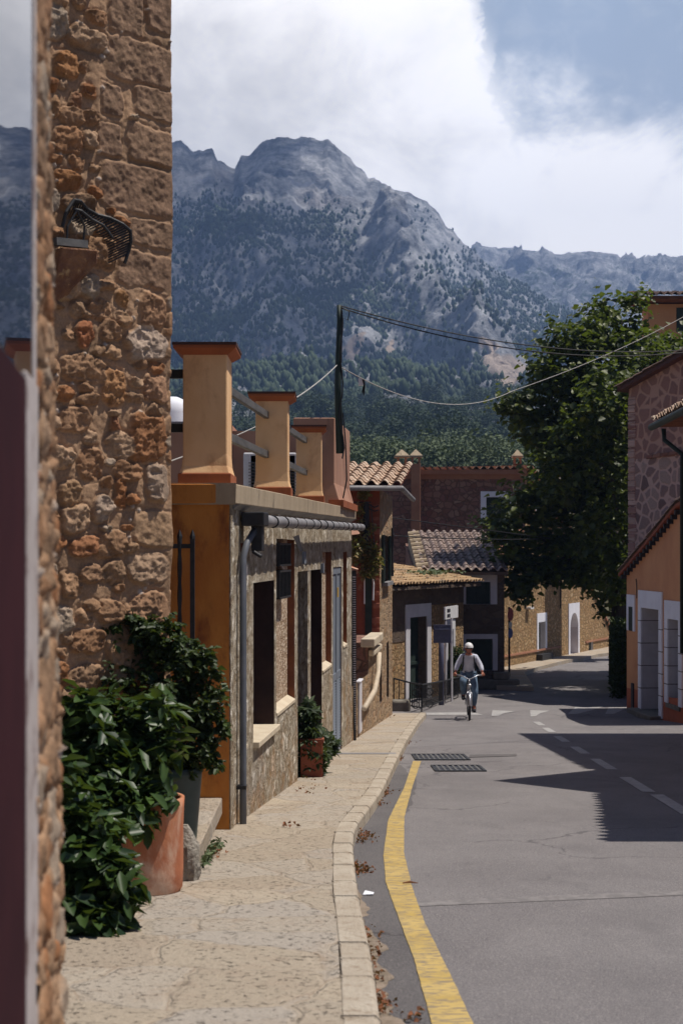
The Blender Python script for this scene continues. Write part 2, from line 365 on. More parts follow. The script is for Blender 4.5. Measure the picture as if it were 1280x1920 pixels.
# walls in a vertical plane given by a base line; u runs along the line
class Plane:
    def __init__(s,p0,p1,facing):
        s.p0=Vector((p0[0],p0[1])); d=Vector((p1[0]-p0[0],p1[1]-p0[1])); s.L=d.length; s.d=d/s.L
        n=Vector((s.d.y,-s.d.x)); s.n=n if n.dot(Vector(facing))>0 else -n
    def P(s,u,z,o=0.0):
        q=s.p0+s.d*u+s.n*o; return Vector((q.x,q.y,z))
    def u_px(s,px):
        k=(px-CX)/F; return (k*s.p0.y-s.p0.x)/(s.d.x-k*s.d.y)
    def Y(s,u): return s.p0.y+s.d.y*u
    def z_at(s,px,py): return WZ(py,s.Y(s.u_px(px)))
def wall(pl,u0,u1,zb,zt,ops=(),brk=(),o=0.0,mb=None):
    "zb, zt: functions of u. ops: (ua,ub,za,zb,depth). returns wall mesh builder incl. reveals"
    mb=mb or MB(); fb=zb if callable(zb) else (lambda u:zb); ft=zt if callable(zt) else (lambda u:zt)
    us=sorted(set([u0,u1]+[k for q in ops for k in q[:2] if u0<k<u1]+[k for k in brk if u0<k<u1]))
    for a,b in zip(us[:-1],us[1:]):
        c=(a+b)/2; holes=sorted([q for q in ops if q[0]<c<q[1]],key=lambda q:q[2]); lo=None
        for q in holes:
            la,lb=(fb(a),fb(b)) if lo is None else (lo,lo)
            if q[2]>max(la,lb)-.001 or lo is not None:
                if q[2]-la>1e-3: mb.quad(pl.P(a,la,o),pl.P(b,lb,o),pl.P(b,q[2],o),pl.P(a,q[2],o))
            lo=q[3]
        la,lb=(fb(a),fb(b)) if lo is None else (lo,lo)
        mb.quad(pl.P(a,la,o),pl.P(b,lb,o),pl.P(b,ft(b),o),pl.P(a,ft(a),o))
    return mb
def reveal(pl,q,o=0.0,mb=None,depth=None):
    mb=mb or MB(); a,b,z0,z1=q[:4]; d=depth or q[4]
    for (ua,za,ub,zb_) in ((a,z0,a,z1),(b,z0,b,z1),(a,z1,b,z1),(a,z0,b,z0)):
        mb.quad(pl.P(ua,za,o),pl.P(ub,zb_,o),pl.P(ub,zb_,o-d),pl.P(ua,za,o-d))
    return mb
def slab(pl,a,b,z0,z1,o0,o1,mb=None):
    "box between u a..b, z0..z1, offsets o0..o1 from the plane"
    mb=mb or MB(); vs=[pl.P(u,z,o) for u in(a,b) for z in(z0,z1) for o in(o0,o1)]
    return mb.add(vs,[(0,1,3,2),(4,6,7,5),(0,4,5,1),(2,3,7,6),(0,2,6,4),(1,5,7,3)])
def reveals(pl,qs,mat,parent):
    for q in qs: reveal(pl,q).build('reveal',mat,parent)
def surround(pl,q,w,proud=.02,wt=None,bottom=False,mb=None):
    a,b,z0,z1=q[:4]; wt=wt or w; mb=mb or MB()
    slab(pl,a-w,a,z0-(w if bottom else 0),z1,-.01,proud,mb); slab(pl,b,b+w,z0-(w if bottom else 0),z1,-.01,proud,mb)
    slab(pl,a-w,b+w,z1,z1+wt,-.01,proud,mb)
    if bottom: slab(pl,a,b,z0-w,z0,-.01,proud,mb)
    return mb
def tile_roof(name,mat,parent,P0,dU,lU,dV,lV,pu=.24,pv=.36,amp=.055,seed=0,su=8):
    "barrel tiles; P0 eave corner, dU along the eave, dV up the slope (3d unit vectors)"
    P0=Vector(P0); dU=Vector(dU).normalized(); dV=Vector(dV).normalized(); N=dU.cross(dV).normalized()
    if N.z<0: N=-N
    nu=max(1,round(lU/pu)); nv=max(1,round(lV/pv)); pu=lU/nu; pv=lV/nv; r=random.Random(seed)
    mb=MB(); mb.uv=[]
    for j in range(nv):
        for i in range(nu):
            jit=r.uniform(-.012,.012); jl=r.uniform(-.02,.02)
            ring=[]
            for (vv,lift,dn) in ((j*pv-.03+jl,.028,True),((j+1)*pv+.0,.0,False)):
                row=[]
                for k in range(su+1):
                    t=k/su; u=(i+t)*pu
                    if t<.62: h=amp*math.sin(math.pi*t/.62)**.8*1.15
                    else: h=-amp*.55*math.sin(math.pi*(t-.62)/.38)
                    row.append(P0+dU*u+dV*vv+N*(h+lift+jit))
                ring.append(row)
            front=[p-N*.018+dV*.004 for p in ring[0]]
            b=len(mb.v); n=su+1
            mb.v.extend([tuple(p) for p in front+ring[0]+ring[1]])
            for k in range(su):
                mb.f.append((b+k,b+k+1,b+n+k+1,b+n+k)); mb.f.append((b+n+k,b+n+k+1,b+2*n+k+1,b+2*n+k))
                for _ in range(2): mb.uv.append([(i+.3,j+.5)]*4)
    o=mb.build(name,mat,parent,smooth=False); return o
def leaves(name,mat,parent,pts,size,up=.5,seed=0,shape=1,fold=.25,asp=.5,nrm=None):
    "one folded pointed leaf per point (n,3)"
    r=np.random.RandomState(seed); n=len(pts); pts=np.asarray(pts,float)
    nr=r.normal(size=(n,3)); nr[:,2]=np.abs(nr[:,2])+up*2
    if nrm is not None: nr+=nrm
    nr/=np.linalg.norm(nr,axis=1)[:,None]
    t=r.normal(size=(n,3)); t-=nr*(t*nr).sum(1)[:,None]; t/=np.linalg.norm(t,axis=1)[:,None]; b=np.cross(nr,t)
    s=(size*(.45+.95*r.rand(n)))[:,None]
    if shape==1: # 6 vertex leaf folded along the midrib
        a0=pts; a1=pts+t*s; lf=pts+t*s*.45+b*s*asp*.5+nr*s*fold*.3; rt=pts+t*s*.45-b*s*asp*.5+nr*s*fold*.3
        l2=pts+t*s*.78+b*s*asp*.33+nr*s*fold*.1-nr*s*.06; r2=pts+t*s*.78-b*s*asp*.33-nr*s*.06
        V=np.stack([a0,rt,r2,a1-nr*s*.15,l2,lf],1).reshape(-1,3); i=np.arange(n)[:,None]*6
        Fc=np.concatenate([i+np.array([[0,1,2,3]]),i+np.array([[0,3,4,5]])],0)
    else:
        a1=pts+t*s; lf=pts+t*s*.5+b*s*.5+nr*s*fold*.3; rt=pts+t*s*.5-b*s*.5+nr*s*fold*.3
        V=np.stack([pts,rt,a1,lf],1).reshape(-1,3); Fc=np.arange(n)[:,None]*4+np.array([[0,1,2,3]])
    return np_mesh(name,V,Fc,mat,parent)
def blob_pts(n,c,rad,seed,shell=.45):
    r=np.random.RandomState(seed); d=r.normal(size=(n,3)); d/=np.linalg.norm(d,axis=1)[:,None]
    rr=(shell+(1-shell)*r.rand(n))[:,None]**.6
    return np.array(c)+d*rr*np.array(rad)
# ---------------------------------------------------------------- camera, sun, sky
cam=bpy.data.cameras.new('camera'); co=bpy.data.objects.new('camera',cam); col.objects.link(co)
co.location=(0,0,E); co.rotation_euler=(R(90),0,0); cam.lens=50; cam.sensor_width=36; cam.sensor_fit='AUTO'
cam.shift_y=(HZ-960)/1920; cam.clip_start=.05; cam.clip_end=30000
cam.dof.use_dof=True; cam.dof.focus_distance=18; cam.dof.aperture_fstop=4.0
sc.camera=co
SE=66.8; SA=4.0   # sun elevation; azimuth towards +Y from +X
sd=Vector((math.cos(R(SE))*math.cos(R(SA)),math.cos(R(SE))*math.sin(R(SA)),math.sin(R(SE))))
sl=bpy.data.lights.new('sun','SUN'); sl.energy=5.0; sl.angle=R(.53); sl.color=(1,.93,.83)
so=bpy.data.objects.new('sun',sl); col.objects.link(so); so.rotation_euler=sd.to_track_quat('Z','Y').to_euler(); so.location=(20,0,40)
wd=bpy.data.worlds.new('World'); sc.world=wd; wd.use_nodes=True
nt=NT(wd.node_tree)
sky=nt.a('ShaderNodeTexSky',sky_type='NISHITA'); sky.sun_disc=False; sky.sun_elevation=R(SE); sky.sun_rotation=R(90-SA); sky.air_density=1.0; sky.dust_density=.6; sky.ozone_density=1.2
skc=nt.a('ShaderNodeVectorMath',{0:sky.outputs[0],1:(.036,.038,.047)},operation='MULTIPLY').outputs[0]
dirv=nt.a('ShaderNodeTexCoord').outputs['Generated']
sp=nt.a('ShaderNodeSeparateXYZ',{0:dirv}); dx,dy,dz=sp.outputs
dys=nt.math('MAXIMUM',dy,.05); az0=nt.math('DIVIDE',dx,dys); el=nt.math('DIVIDE',dz,dys)
nv=nt.a('ShaderNodeVectorMath',{0:dirv,1:(1,1,1.3)},operation='MULTIPLY').outputs[0]
n1=nt.noise(nv,9,9,.62,.35); n2=nt.noise(nv,3.2,6,.6,.2); n3=nt.noise(nv,30,7,.65,.5)
az=nt.math('ADD',az0,nt.math('ADD',nt.math('MULTIPLY',nt.math('SUBTRACT',n1,.5),.12),nt.math('MULTIPLY',nt.math('SUBTRACT',n3,.5),.05)))
fc=nt.a('ShaderNodeFloatCurve',{1:nt.math('MULTIPLY_ADD',az,1.0,.5)})
cv=fc.mapping.curves[0]
def cpt(px,py): return ((px-640)/2667+.5,(1035-py)/2667)
pts=[(0,.95),(.49,.95)]+[(.5+(790-640)/2667,.64),(.5+(850-640)/2667,.46)]+[cpt(*q) for q in((872,140),(900,118),(960,140),(1010,180),(1060,215),(1100,225),(1140,160),(1180,130),(1230,165),(1290,235),(1400,250))]+[(1,.2)]
for i,p in enumerate(pts):
    if i==0: cv.points[0].location=p
    elif i==len(pts)-1: cv.points[len(cv.points)-1].location=p
    else: cv.points.new(*p)
fc.mapping.update()
nv=nt.a('ShaderNodeVectorMath',{0:dirv,1:(1,1,1.3)},operation='MULTIPLY').outputs[0]
n1=nt.noise(nv,9,9,.62,.35); n2=nt.noise(nv,3.2,6,.6,.2); n3=nt.noise(nv,30,7,.65,.5)
acc=fc.outputs[0]
for k_,o_ in enumerate((-.035,-.018,.018,.035,.052)):
    f2_=nt.n.new('ShaderNodeFloatCurve'); c2_=f2_.mapping.curves[0]
    for i,p in enumerate(pts):
        if i==0: c2_.points[0].location=p
        elif i==len(pts)-1: c2_.points[len(c2_.points)-1].location=p
        else: c2_.points.new(*p)
    f2_.mapping.update(); nt.l.new(nt.math('MULTIPLY_ADD',az,1.0,.5+o_),f2_.inputs[1]); acc=nt.math('ADD',acc,f2_.outputs[0])
d=nt.math('SUBTRACT',nt.math('DIVIDE',acc,6.0),el)
d=nt.math('ADD',d,nt.math('MULTIPLY',nt.math('SUBTRACT',n1,.5),.22)); d=nt.math('ADD',d,nt.math('MULTIPLY',nt.math('SUBTRACT',n3,.5),.05))
front=nt.mr(dy,.70,.87)
cm=nt.math('MULTIPLY',nt.mr(d,-.02,.055),front)
sc2=nt.math('MULTIPLY',nt.mr(n2,.55,.75),nt.math('SUBTRACT',1.0,front))
bright=nt.mr(nt.math('ADD',nt.math('MULTIPLY',az,1.2),nt.math('MULTIPLY_ADD',n1,1.1,nt.math('MULTIPLY',n2,.6))),.55,1.10,.0,1.0)
ccol=nt.mix(bright,(.92,.91,.935),(1.56,1.52,1.52))
bluec=nt.mix(nt.mr(el,.0,.5),(.66,.72,.84),(.42,.52,.68))
wisp=nt.math('MULTIPLY',nt.mr(n3,.45,.7),.18)
vis=nt.mix(wisp,bluec,(.95,.97,1.0))
base=nt.mix(front,skc,vis)
fin=nt.mix(cm,base,ccol); fin=nt.mix(nt.math('MULTIPLY',sc2,.12),fin,(.6,.6,.62))
bg=nt.a('ShaderNodeBackground',{0:fin,1:1.0}); o=nt.a('ShaderNodeOutputWorld'); nt.l.new(bg.outputs[0],o.inputs[0])
sc.view_settings.view_transform='Standard'; sc.view_settings.look='None'; sc.view_settings.exposure=0.15; sc.view_settings.gamma=1

# ---------------------------------------------------------------- mountains
def mountmat():
    m,nt=newmat('mountain_rock'); at=nt.a('ShaderNodeAttribute',attribute_name='Col').outputs[0]
    sp=nt.a('ShaderNodeSeparateColor',{0:at}); v=nt.coord((1,.6,1)); nz=nt.a('ShaderNodeSeparateXYZ',{0:nt.a('ShaderNodeNewGeometry').outputs['Normal']}).outputs[2]
    n=nt.noise(v,.028,11,.76,.3); n2=nt.noise(v,.006,6,.6); nf=nt.noise(v,.09,5,.75)
    rock=nt.ramp(n,[(.36,(.06,.065,.08)),(.47,(.22,.23,.255)),(.62,(.52,.53,.56))])
    rock=nt.mix(nt.mr(n2,.55,.75,0,.4),rock,(.28,.24,.24))
    veg=nt.mix(nt.mr(nf,.4,.6),(.018,.03,.014),(.05,.07,.03))
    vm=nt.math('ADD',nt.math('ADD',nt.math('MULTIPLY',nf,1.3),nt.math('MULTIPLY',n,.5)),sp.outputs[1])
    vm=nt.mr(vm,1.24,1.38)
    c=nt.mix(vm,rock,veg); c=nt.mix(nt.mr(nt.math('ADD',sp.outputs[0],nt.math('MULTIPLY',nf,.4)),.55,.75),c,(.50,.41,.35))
    h=nt.math('ADD',nt.math('MULTIPLY',n,1.0),nt.math('MULTIPLY',nf,.5))
    finish(nt,c,.95,h,1.0,9.0,0,.1)
mountmat()
def interp(x,pts): xs,ys=zip(*pts); return np.interp(x,xs,ys)
RIDGE=[(-900,420),(-300,300),(0,238),(200,245),(310,268),(338,264),(350,276),(362,288),(376,283),(398,281),(408,302),(425,312),(440,316),(452,294),(478,280),(500,262),(530,256),(570,258),(612,263),(640,282),(660,298),(676,316),(690,334),(712,337),(740,356),(775,368),(800,380),(822,398),(838,425),(868,452),(900,486),(930,505),(970,530),(1010,556),(1050,578),(1090,600),(1200,680),(1320,750),(1500,830),(1900,880)]
def mountain(name,ridge,Yn,Yr,q,nc,nr,pxr,amp,seed,foot,scree,vegf,spur=(),mat='mountain_rock'):
    px=np.linspace(pxr[0],pxr[1],nc); s=np.concatenate([np.linspace(0,1,nr),[1.02,1.06,1.12]])
    EXP=.85 if Yn<1000 else 1.0
    S,PX=np.meshgrid(s,px,indexing='ij')
    Y=Yn+(Yr-Yn)*np.clip(S,0,2)**EXP; Rg=interp(PX,ridge)
    Rg=Rg+(fbm(PX*.06,PX*0,4,seed+5)-.5)*14
    ft=interp(PX,foot); qq=np.interp(S,*zip(*q)); py=ft+(Rg-ft)*qq
    X=(PX-CX)/F*Y; Z=E-(py-HZ)/F*Y
    Z=np.where(S>1,np.where(S>1,Z-(S-1)*Yr*1.2,Z),Z)
    fade=np.clip(S*3,0,1)*np.clip((1.0-S)*7,0.06,1)
    nz=fbm(X*.006+3+.5*fbm(X*.004,Y*.004,3,seed+50),Y*.0028,6,seed,.58,True)-.55; nz2=fbm(X*.022,Y*.009,5,seed+3,.62,True)-.5; n3=fbm(X*.0022,Y*.0015,3,seed+9)-.5
    sp=0
    for (pa,sa,pb,sb,w,h) in spur:
        t=np.clip((S-sb)/(sa-sb),0,1); c=pb+(pa-pb)*t+20*np.sin(t*9)
        inside=np.clip((S-sb)/.1+.3,0,1)*np.clip((sa-S)/.06+.5,0,1)
        sp=sp+h*np.exp(-((PX-c)/w)**2)*inside
    Z=Z+(nz*amp*1.25+nz2*amp*.6+n3*amp*1.3+sp)*fade
    X=X+(fbm(Y*.02,Z*.02,4,seed+20)-.5)*amp*.5*fade
    V=np.stack([X,Y,Z],-1).reshape(-1,3)
    pyf=HZ-(Z-E)/Y*F
    sm=np.zeros_like(PX)
    for (x0,y0,x1,y1,w) in scree:
        t=np.clip(((PX-x0)*(x1-x0)+(pyf-y0)*(y1-y0))/((x1-x0)**2+(y1-y0)**2),0,1)
        dd=np.hypot(PX-x0-t*(x1-x0),pyf-y0-t*(y1-y0)); sm=np.maximum(sm,np.clip(1.15-dd/(w*(.6+.8*t)),0,1))
    vg=vegf(PX,pyf)+(fbm(PX*.02,pyf*.02,4,seed+30)-.5)*.35
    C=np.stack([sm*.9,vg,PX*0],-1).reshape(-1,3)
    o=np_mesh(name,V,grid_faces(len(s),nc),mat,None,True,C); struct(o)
    return o,dict(px=px,Y=Y,Z=Z,X=X,py=pyf,veg=vg,sm=sm)
Q=[(0,0),(.1,.03),(.25,.10),(.4,.24),(.55,.40),(.7,.57),(.80,.68),(.88,.80),(.95,.93),(1,1),(2,1)]
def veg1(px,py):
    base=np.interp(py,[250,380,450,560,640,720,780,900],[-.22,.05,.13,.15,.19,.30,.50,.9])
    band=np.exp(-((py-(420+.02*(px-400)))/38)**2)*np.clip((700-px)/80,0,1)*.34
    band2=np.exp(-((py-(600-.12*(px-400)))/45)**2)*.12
    lit=np.exp(-(((px-760)-(py-480)*.75)/90)**2)*-.12  # sunlit spur put into the colour as barer, paler rock
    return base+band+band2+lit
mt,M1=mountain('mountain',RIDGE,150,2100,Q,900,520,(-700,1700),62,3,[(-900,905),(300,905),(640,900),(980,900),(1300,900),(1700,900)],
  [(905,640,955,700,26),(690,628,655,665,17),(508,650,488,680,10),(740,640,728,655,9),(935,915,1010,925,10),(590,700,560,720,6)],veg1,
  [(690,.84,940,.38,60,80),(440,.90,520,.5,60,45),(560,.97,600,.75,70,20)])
R2=[(600,520),(800,470),(880,462),(960,466),(1040,478),(1120,474),(1200,486),(1290,480),(1500,450),(2200,520)]
far,M2=mountain('mountain_far',R2,2250,3250,[(0,0),(.4,.35),(.6,.62),(.75,.8),(1,1),(2,1)],300,140,(600,2200),120,41,[(600,720),(2200,720)],[],
  lambda px,py:np.interp(py,[430,480,500,560,700],[-.1,.0,.28,.30,.35]))

# small pines scattered over the mountain (uncountable far-off wood)
def cones(name,M,n,hgt,mat,seed,sel,wr=.33,kind='cone'):
    r=np.random.RandomState(seed); w=sel(M); w=np.clip(w,0,None)*(M['Y']**.2); w[-4:]=0; p=(w/w.sum()).ravel()
    idx=r.choice(len(p),n,p=p); X=M['X'].ravel()[idx]+r.normal(size=n)*3; Y=M['Y'].ravel()[idx]; Z=M['Z'].ravel()[idx]
    h=hgt*(.5+r.rand(n)); k=7; a=np.linspace(0,2*math.pi,k,endpoint=False)
    V=[];rr=[(.55,.1),(1.0,.34),(.62,.72)]
    for (f,z) in rr:
        ja=r.rand(n,k)*.5+.75
        V.append(np.stack([X[:,None]+np.cos(a)*ja*f*(h*wr)[:,None],Y[:,None]+np.sin(a)*ja*f*(h*wr)[:,None],(Z+h*z)[:,None]+r.normal(size=(n,k))*(h*.06)[:,None]],-1))
    top=np.stack([X+r.normal(size=n)*h*.05,Y,Z+h],-1)[:,None,:]
    V=np.concatenate(V+[top],1).reshape(-1,3); i=(np.arange(n)*(3*k+1))[:,None]; fs=[]
    for b in(0,k):
        for q in range(k): fs.append(i+np.array([[b+q,b+(q+1)%k,b+k+(q+1)%k,b+k+q]]))
    for q in range(k): fs.append(i+np.array([[2*k+q,2*k+(q+1)%k,3*k,3*k]]))
    Fc=np.concatenate(fs,0)
    V=V; tri=Fc[:,2]==Fc[:,3]
    Fq=Fc[~tri]; Ft=Fc[tri].copy(); Ft[:,3]=Ft[:,2]
    o=np_mesh(name,V,Fq,mat); # tops as a fan of quads is degenerate: close with tris in second pass
    me=o.data
    import bmesh
    return o,V,Ft[:,:3]
def merged(name,M,n,hgt,mat,seed,sel,wr):
    o,V,T=cones(name,M,n,hgt,mat,seed,sel,wr)
    me=o.data; q=len(me.polygons); nl=len(me.loops)
    me2=bpy.data.meshes.new(name); Fq=np.empty(nl,dtype=np.int32); me.loops.foreach_get('vertex_index',Fq)
    me2.vertices.add(len(V)); me2.vertices.foreach_set('co',V.astype(np.float32).ravel())
    li=np.concatenate([Fq,T.astype(np.int32).ravel()]); me2.loops.add(len(li)); me2.loops.foreach_set('vertex_index',li)
    ls=np.concatenate([np.arange(0,nl,4),nl+np.arange(0,3*len(T),3)]).astype(np.int32); lt=np.concatenate([np.full(q,4),np.full(len(T),3)]).astype(np.int32)
    me2.polygons.add(len(ls)); me2.polygons.foreach_set('loop_start',ls); me2.polygons.foreach_set('loop_total',lt); me2.update(calc_edges=True)
    me2.materials.append(MATS[mat]); o.data=me2; bpy.data.meshes.remove(me); me2.name=name
    return tag(o,kind='stuff')
vis=lambda M:(M['X']/M['Y']>-.16)&(M['X']/M['Y']<.3)
o=merged('pine_forest',M1,60000,5.5,'leaf_pine',5,lambda M:np.clip(M['veg']+.02,0,.6)**1.3*(M['sm']<.2)*(M['Y']>650)*vis(M)*np.interp(M['py'],[300,420,600,900],[.05,.5,1,1]),.30)
o['label']='dark pines scattered over the rocky mountainside'; o['category']='forest'
# nearer wood at the foot of the mountain
def clumps(name,n,Yr,pxr,hr,mat,seed,dens,asp,kind):
    r=np.random.RandomState(seed); P=[];NR=[]
    for i in range(n):
        px=r.uniform(*pxr); Y=r.uniform(*Yr)
        j=int(np.clip(np.searchsorted(M1['px'],px),1,len(M1['px'])-1)); col_=M1['Y'][:,j]; z=np.interp(Y,col_,M1['Z'][:,j]) if Y>150 else -3
        h=r.uniform(*hr); X=(px-CX)/F*Y
        nb=4
        for b in range(nb):
            c=(X+r.normal()*h*.16,Y+r.normal()*h*.16,z+h*(.35+.5*b/nb))
            q=blob_pts(dens,c,(h*asp*(1-.12*b),h*asp*(1-.12*b),h*.22),r.randint(1e6),.6); P.append(q); NR.append((q-np.array(c))/h*3)
    return leaves(name,mat,None,np.concatenate(P),hr[0]*.09,.3,seed,2,nrm=np.concatenate(NR))
o=clumps('olive_wood',230,(155,300),(200,1100),(4,6.5),'leaf_olive',21,110,.42,0); tag(o,'pale olive and scrub trees at the foot of the mountain','trees',kind='stuff')
o=clumps('pine_wood',260,(300,640),(200,1150),(7,12),'leaf_pine',22,130,.30,0); tag(o,'dark pines behind the roofs at the foot of the mountain','trees',kind='stuff')

# ---------------------------------------------------------------- haze
def haze():
    m,nt=newmat('haze_air'); o=nt.a('ShaderNodeOutputMaterial')
    p=nt.a('ShaderNodeVolumePrincipled',{'Color':(.36,.56,1.0,1),'Density':.00027,'Anisotropy':.1}); nt.l.new(p.outputs[0],o.inputs['Volume'])
    mb=MB().prism([(-2600,-60),(3800,-60),(3800,3420),(-2600,3420)],-420,830); o=mb.build('haze','haze_air'); tag(o,kind='stuff')
# cloud bank out of view overhead, added to shade the left of the mountain
def shade_cloudbank():
    m,nt=newmat('cloud_white'); d=nt.a('ShaderNodeBsdfDiffuse',{'Color':(.9,.9,.9,1)}); t=nt.a('ShaderNodeBsdfTranslucent',{'Color':(.9,.9,.9,1)}); mx=nt.a('ShaderNodeMixShader',{0:.45}); nt.l.new(d.outputs[0],mx.inputs[1]); nt.l.new(t.outputs[0],mx.inputs[2]); o=nt.a('ShaderNodeOutputMaterial'); tr=nt.a('ShaderNodeBsdfTransparent'); m2=nt.a('ShaderNodeMixShader',{0:.60}); nt.l.new(mx.outputs[0],m2.inputs[1]); nt.l.new(tr.outputs[0],m2.inputs[2]); nt.l.new(m2.outputs[0],o.inputs[0])
    r=random.Random(8)
    for (cx,cy,cz0,rx,ry,rz) in((230,1350,1450,300,400,90),(180,2000,1650,250,190,110),(-420,1500,1500,420,560,100),(760,1500,1350,130,160,50)):
        mb=MB(); nu,nv=64,32
        for j in range(nv+1):
            ph=-math.pi/2+math.pi*j/nv
            for i in range(nu):
                a=2*math.pi*i/nu; d=Vector((math.cos(ph)*math.cos(a),math.cos(ph)*math.sin(a),math.sin(ph))); k=1+.45*mnoise.fractal(d*2.2+Vector((cx,0,0)),.6,2,6)
                mb.v.append((cx+d.x*rx*k,cy+d.y*ry*k,cz0+d.z*rz*k*(1.6 if d.z>0 else .5)))
        for j in range(nv):
            for i in range(nu): mb.f.append((j*nu+i,j*nu+(i+1)%nu,(j+1)*nu+(i+1)%nu,(j+1)*nu+i))
        o=mb.build('shade_cloud','cloud_white',None,True); tag(o,kind='stuff')
shade_cloudbank()
HAZE=True
if HAZE: haze()

# ---------------------------------------------------------------- ground, road, pavement
xs=np.concatenate([np.linspace(-400,-30,20),np.linspace(-25,40,40),np.linspace(50,400,20)]); ys=np.concatenate([np.linspace(-60,0,6),np.linspace(1,80,120),np.linspace(84,150,20),[158,170]])
Yg,Xg=np.meshgrid(ys,xs,indexing='ij'); zg=np.array([g(max(y,-60)) for y in ys])
up=np.interp(ys,[80,150,170],[0,14,12]); Zg=np.repeat((zg-.06+up)[:,None],len(xs),1)+(fbm(Xg*.05,Yg*.05,3,2)-.5)*np.clip((Yg-90)/40,0,1)*4
struct(np_mesh('ground',np.stack([Xg,Yg,Zg],-1).reshape(-1,3),grid_faces(*Xg.shape),'earth'))
KP=[(712,1960),(705,1900),(690,1800),(672,1720),(664,1650),(660,1600),(667,1570),(690,1540),(716,1500),(738,1450),(762,1400),(785,1362),(798,1346)]
KW=[gp(*p) for p in KP]; YEND=KW[-1].y; kx=[KW[0].x+.0]+[p.x for p in KW]; ky=[-30]+[p.y for p in KW]
def XK(Y):
    w=.55 if Y<YEND-.6 else max(.02,YEND-Y)
    return float(np.mean(np.interp(Y+np.linspace(-w,w,9),ky,kx)))
YEND=KW[-1].y
def strip(name,mat,Y0,Y1,fl,fr,dz,n=None,nx=1,parent=None):
    n=n or int((Y1-Y0)/.25)+2; mb=MB()
    for i in range(n):
        Y=Y0+(Y1-Y0)*i/(n-1)
        for k in range(nx+1):
            x=fl(Y)+(fr(Y)-fl(Y))*k/nx; mb.v.append((x,Y,g(Y)+dz))
    for i in range(n-1):
        for k in range(nx):
            a=i*(nx+1)+k; mb.f.append((a,a+1,a+nx+2,a+nx+1))
    return mb.build(name,mat,parent)
struct(strip('road','asphalt',-20,90,lambda Y:XK(Y)-.05 if Y<YEND-.3 else -12,lambda Y:22,0,500))
# pavement with kerb
def left_edge(Y): return -7 if Y<YEND-2.2 else -6
mb=MB(); n=200
for i in range(n):
    Y=-20+(YEND+20)*i/(n-1); x=XK(Y)-.154-.004*math.sin(Y*3)
    mb.v+= [(-9,Y,g(Y)+.118),(x,Y,g(Y)+.118),(x,Y,g(Y)-.02)]
for i in range(n-1): a=i*3; mb.f+=[(a,a+1,a+4,a+3),(a+1,a+2,a+5,a+4)]
a=(n-1)*3; mb.quad(mb.v[a],mb.v[a+1],mb.v[a+2],(-9,YEND,g(YEND)-.02))
struct(mb.build('pavement','paving'))
r=random.Random(4); mb=MB(); mbj=MB(); Y=5.0
while Y<YEND-.05:
    L=(r.uniform(.28,.75) if Y<13.5 else r.uniform(.8,1.4)); Yb=min(Y+L,YEND); z0=-.02; j=(.003 if Y<13.5 else .0012)
    x=lambda yy:XK(yy); dzz=.122+r.uniform(-.001,.003); w=.152+r.uniform(-.003,.003); q=[]
    steps=max(2,int((Yb-Y)/.15)+1); base=len(mb.v)
    for k in range(steps+1):
        yy=Y+j+(Yb-Y-2*j)*k/steps; zz=g(yy); xx=x(yy)
        mb.v+=[(xx-w,yy,zz+z0),(xx-w,yy,zz+dzz),(xx-.02,yy,zz+dzz),(xx,yy,zz+dzz-.022),(xx+.004,yy,zz+z0)]
    for k in range(steps):
        for m_ in range(4): b=base+k*5+m_; mb.f.append((b,b+1,b+6,b+5))
    mb.f.append((base,base+1,base+2,base+3,base+4)); b=base+steps*5; mb.f.append((b,b+4,b+3,b+2,b+1))
    Y=Yb
struct(mb.build('kerb','kerb_stone',bevel=.007)); 
struct(strip('kerb_bed','kerb_joint',4.5,YEND-.02,lambda Y:XK(Y)-.16,lambda Y:XK(Y)-.012,.098))
# ragged strip of dirt and darker repair along the gutter
def rag(Y,a,b,s): return a+(b)*(float(fbm(np.array([Y*3.0]),np.array([s+.5]),4,s)[0])-.5)
struct(strip('gutter_patch','asphalt_patch',4.5,20,lambda Y:XK(Y)-.01,lambda Y:XK(Y)+rag(Y,.33,.12,3)*min(1,(20.5-Y)/3),.003,300))
struct(strip('gutter_mortar','dirt',4.8,9.6,lambda Y:XK(Y)-.004,lambda Y:XK(Y)+max(.005,rag(Y,.07,.26,8))*min(1,(9.9-Y)/1.5),.0055,260))
# yellow line
YL=[(800,1925),(768,1803),(734,1707),(717,1657),(713,1606),(723,1539),(754,1477),(771,1428)]; YR=[(897,1925),(847,1820),(802,1730),(779,1668),(762,1600),(762,1533),(776,1477),(792,1428)]
def cur(P):
    w=[gp(*p) for p in P]; a=[p.y for p in w]; b=[p.x for p in w]
    a=[-10]+a; b=[b[0]+(b[0]-b[1])/(a[1]-a[2])*(-10-a[1])*.5]+b
    return lambda Y:float(np.interp(Y,a,b))
cl=cur(YL); cr=cur(YR); y1=gp(*YL[-1]).y
ragl=lambda Y,s:(float(fbm(np.array([Y*9.0]),np.array([s+.5]),3,s)[0])-.5)*.008
struct(strip('yellow_line','yellow_paint',3.5,y1,lambda Y:cl(Y)+.022+ragl(Y,5),lambda Y:cr(Y)-.022+ragl(Y,6),.008,420))
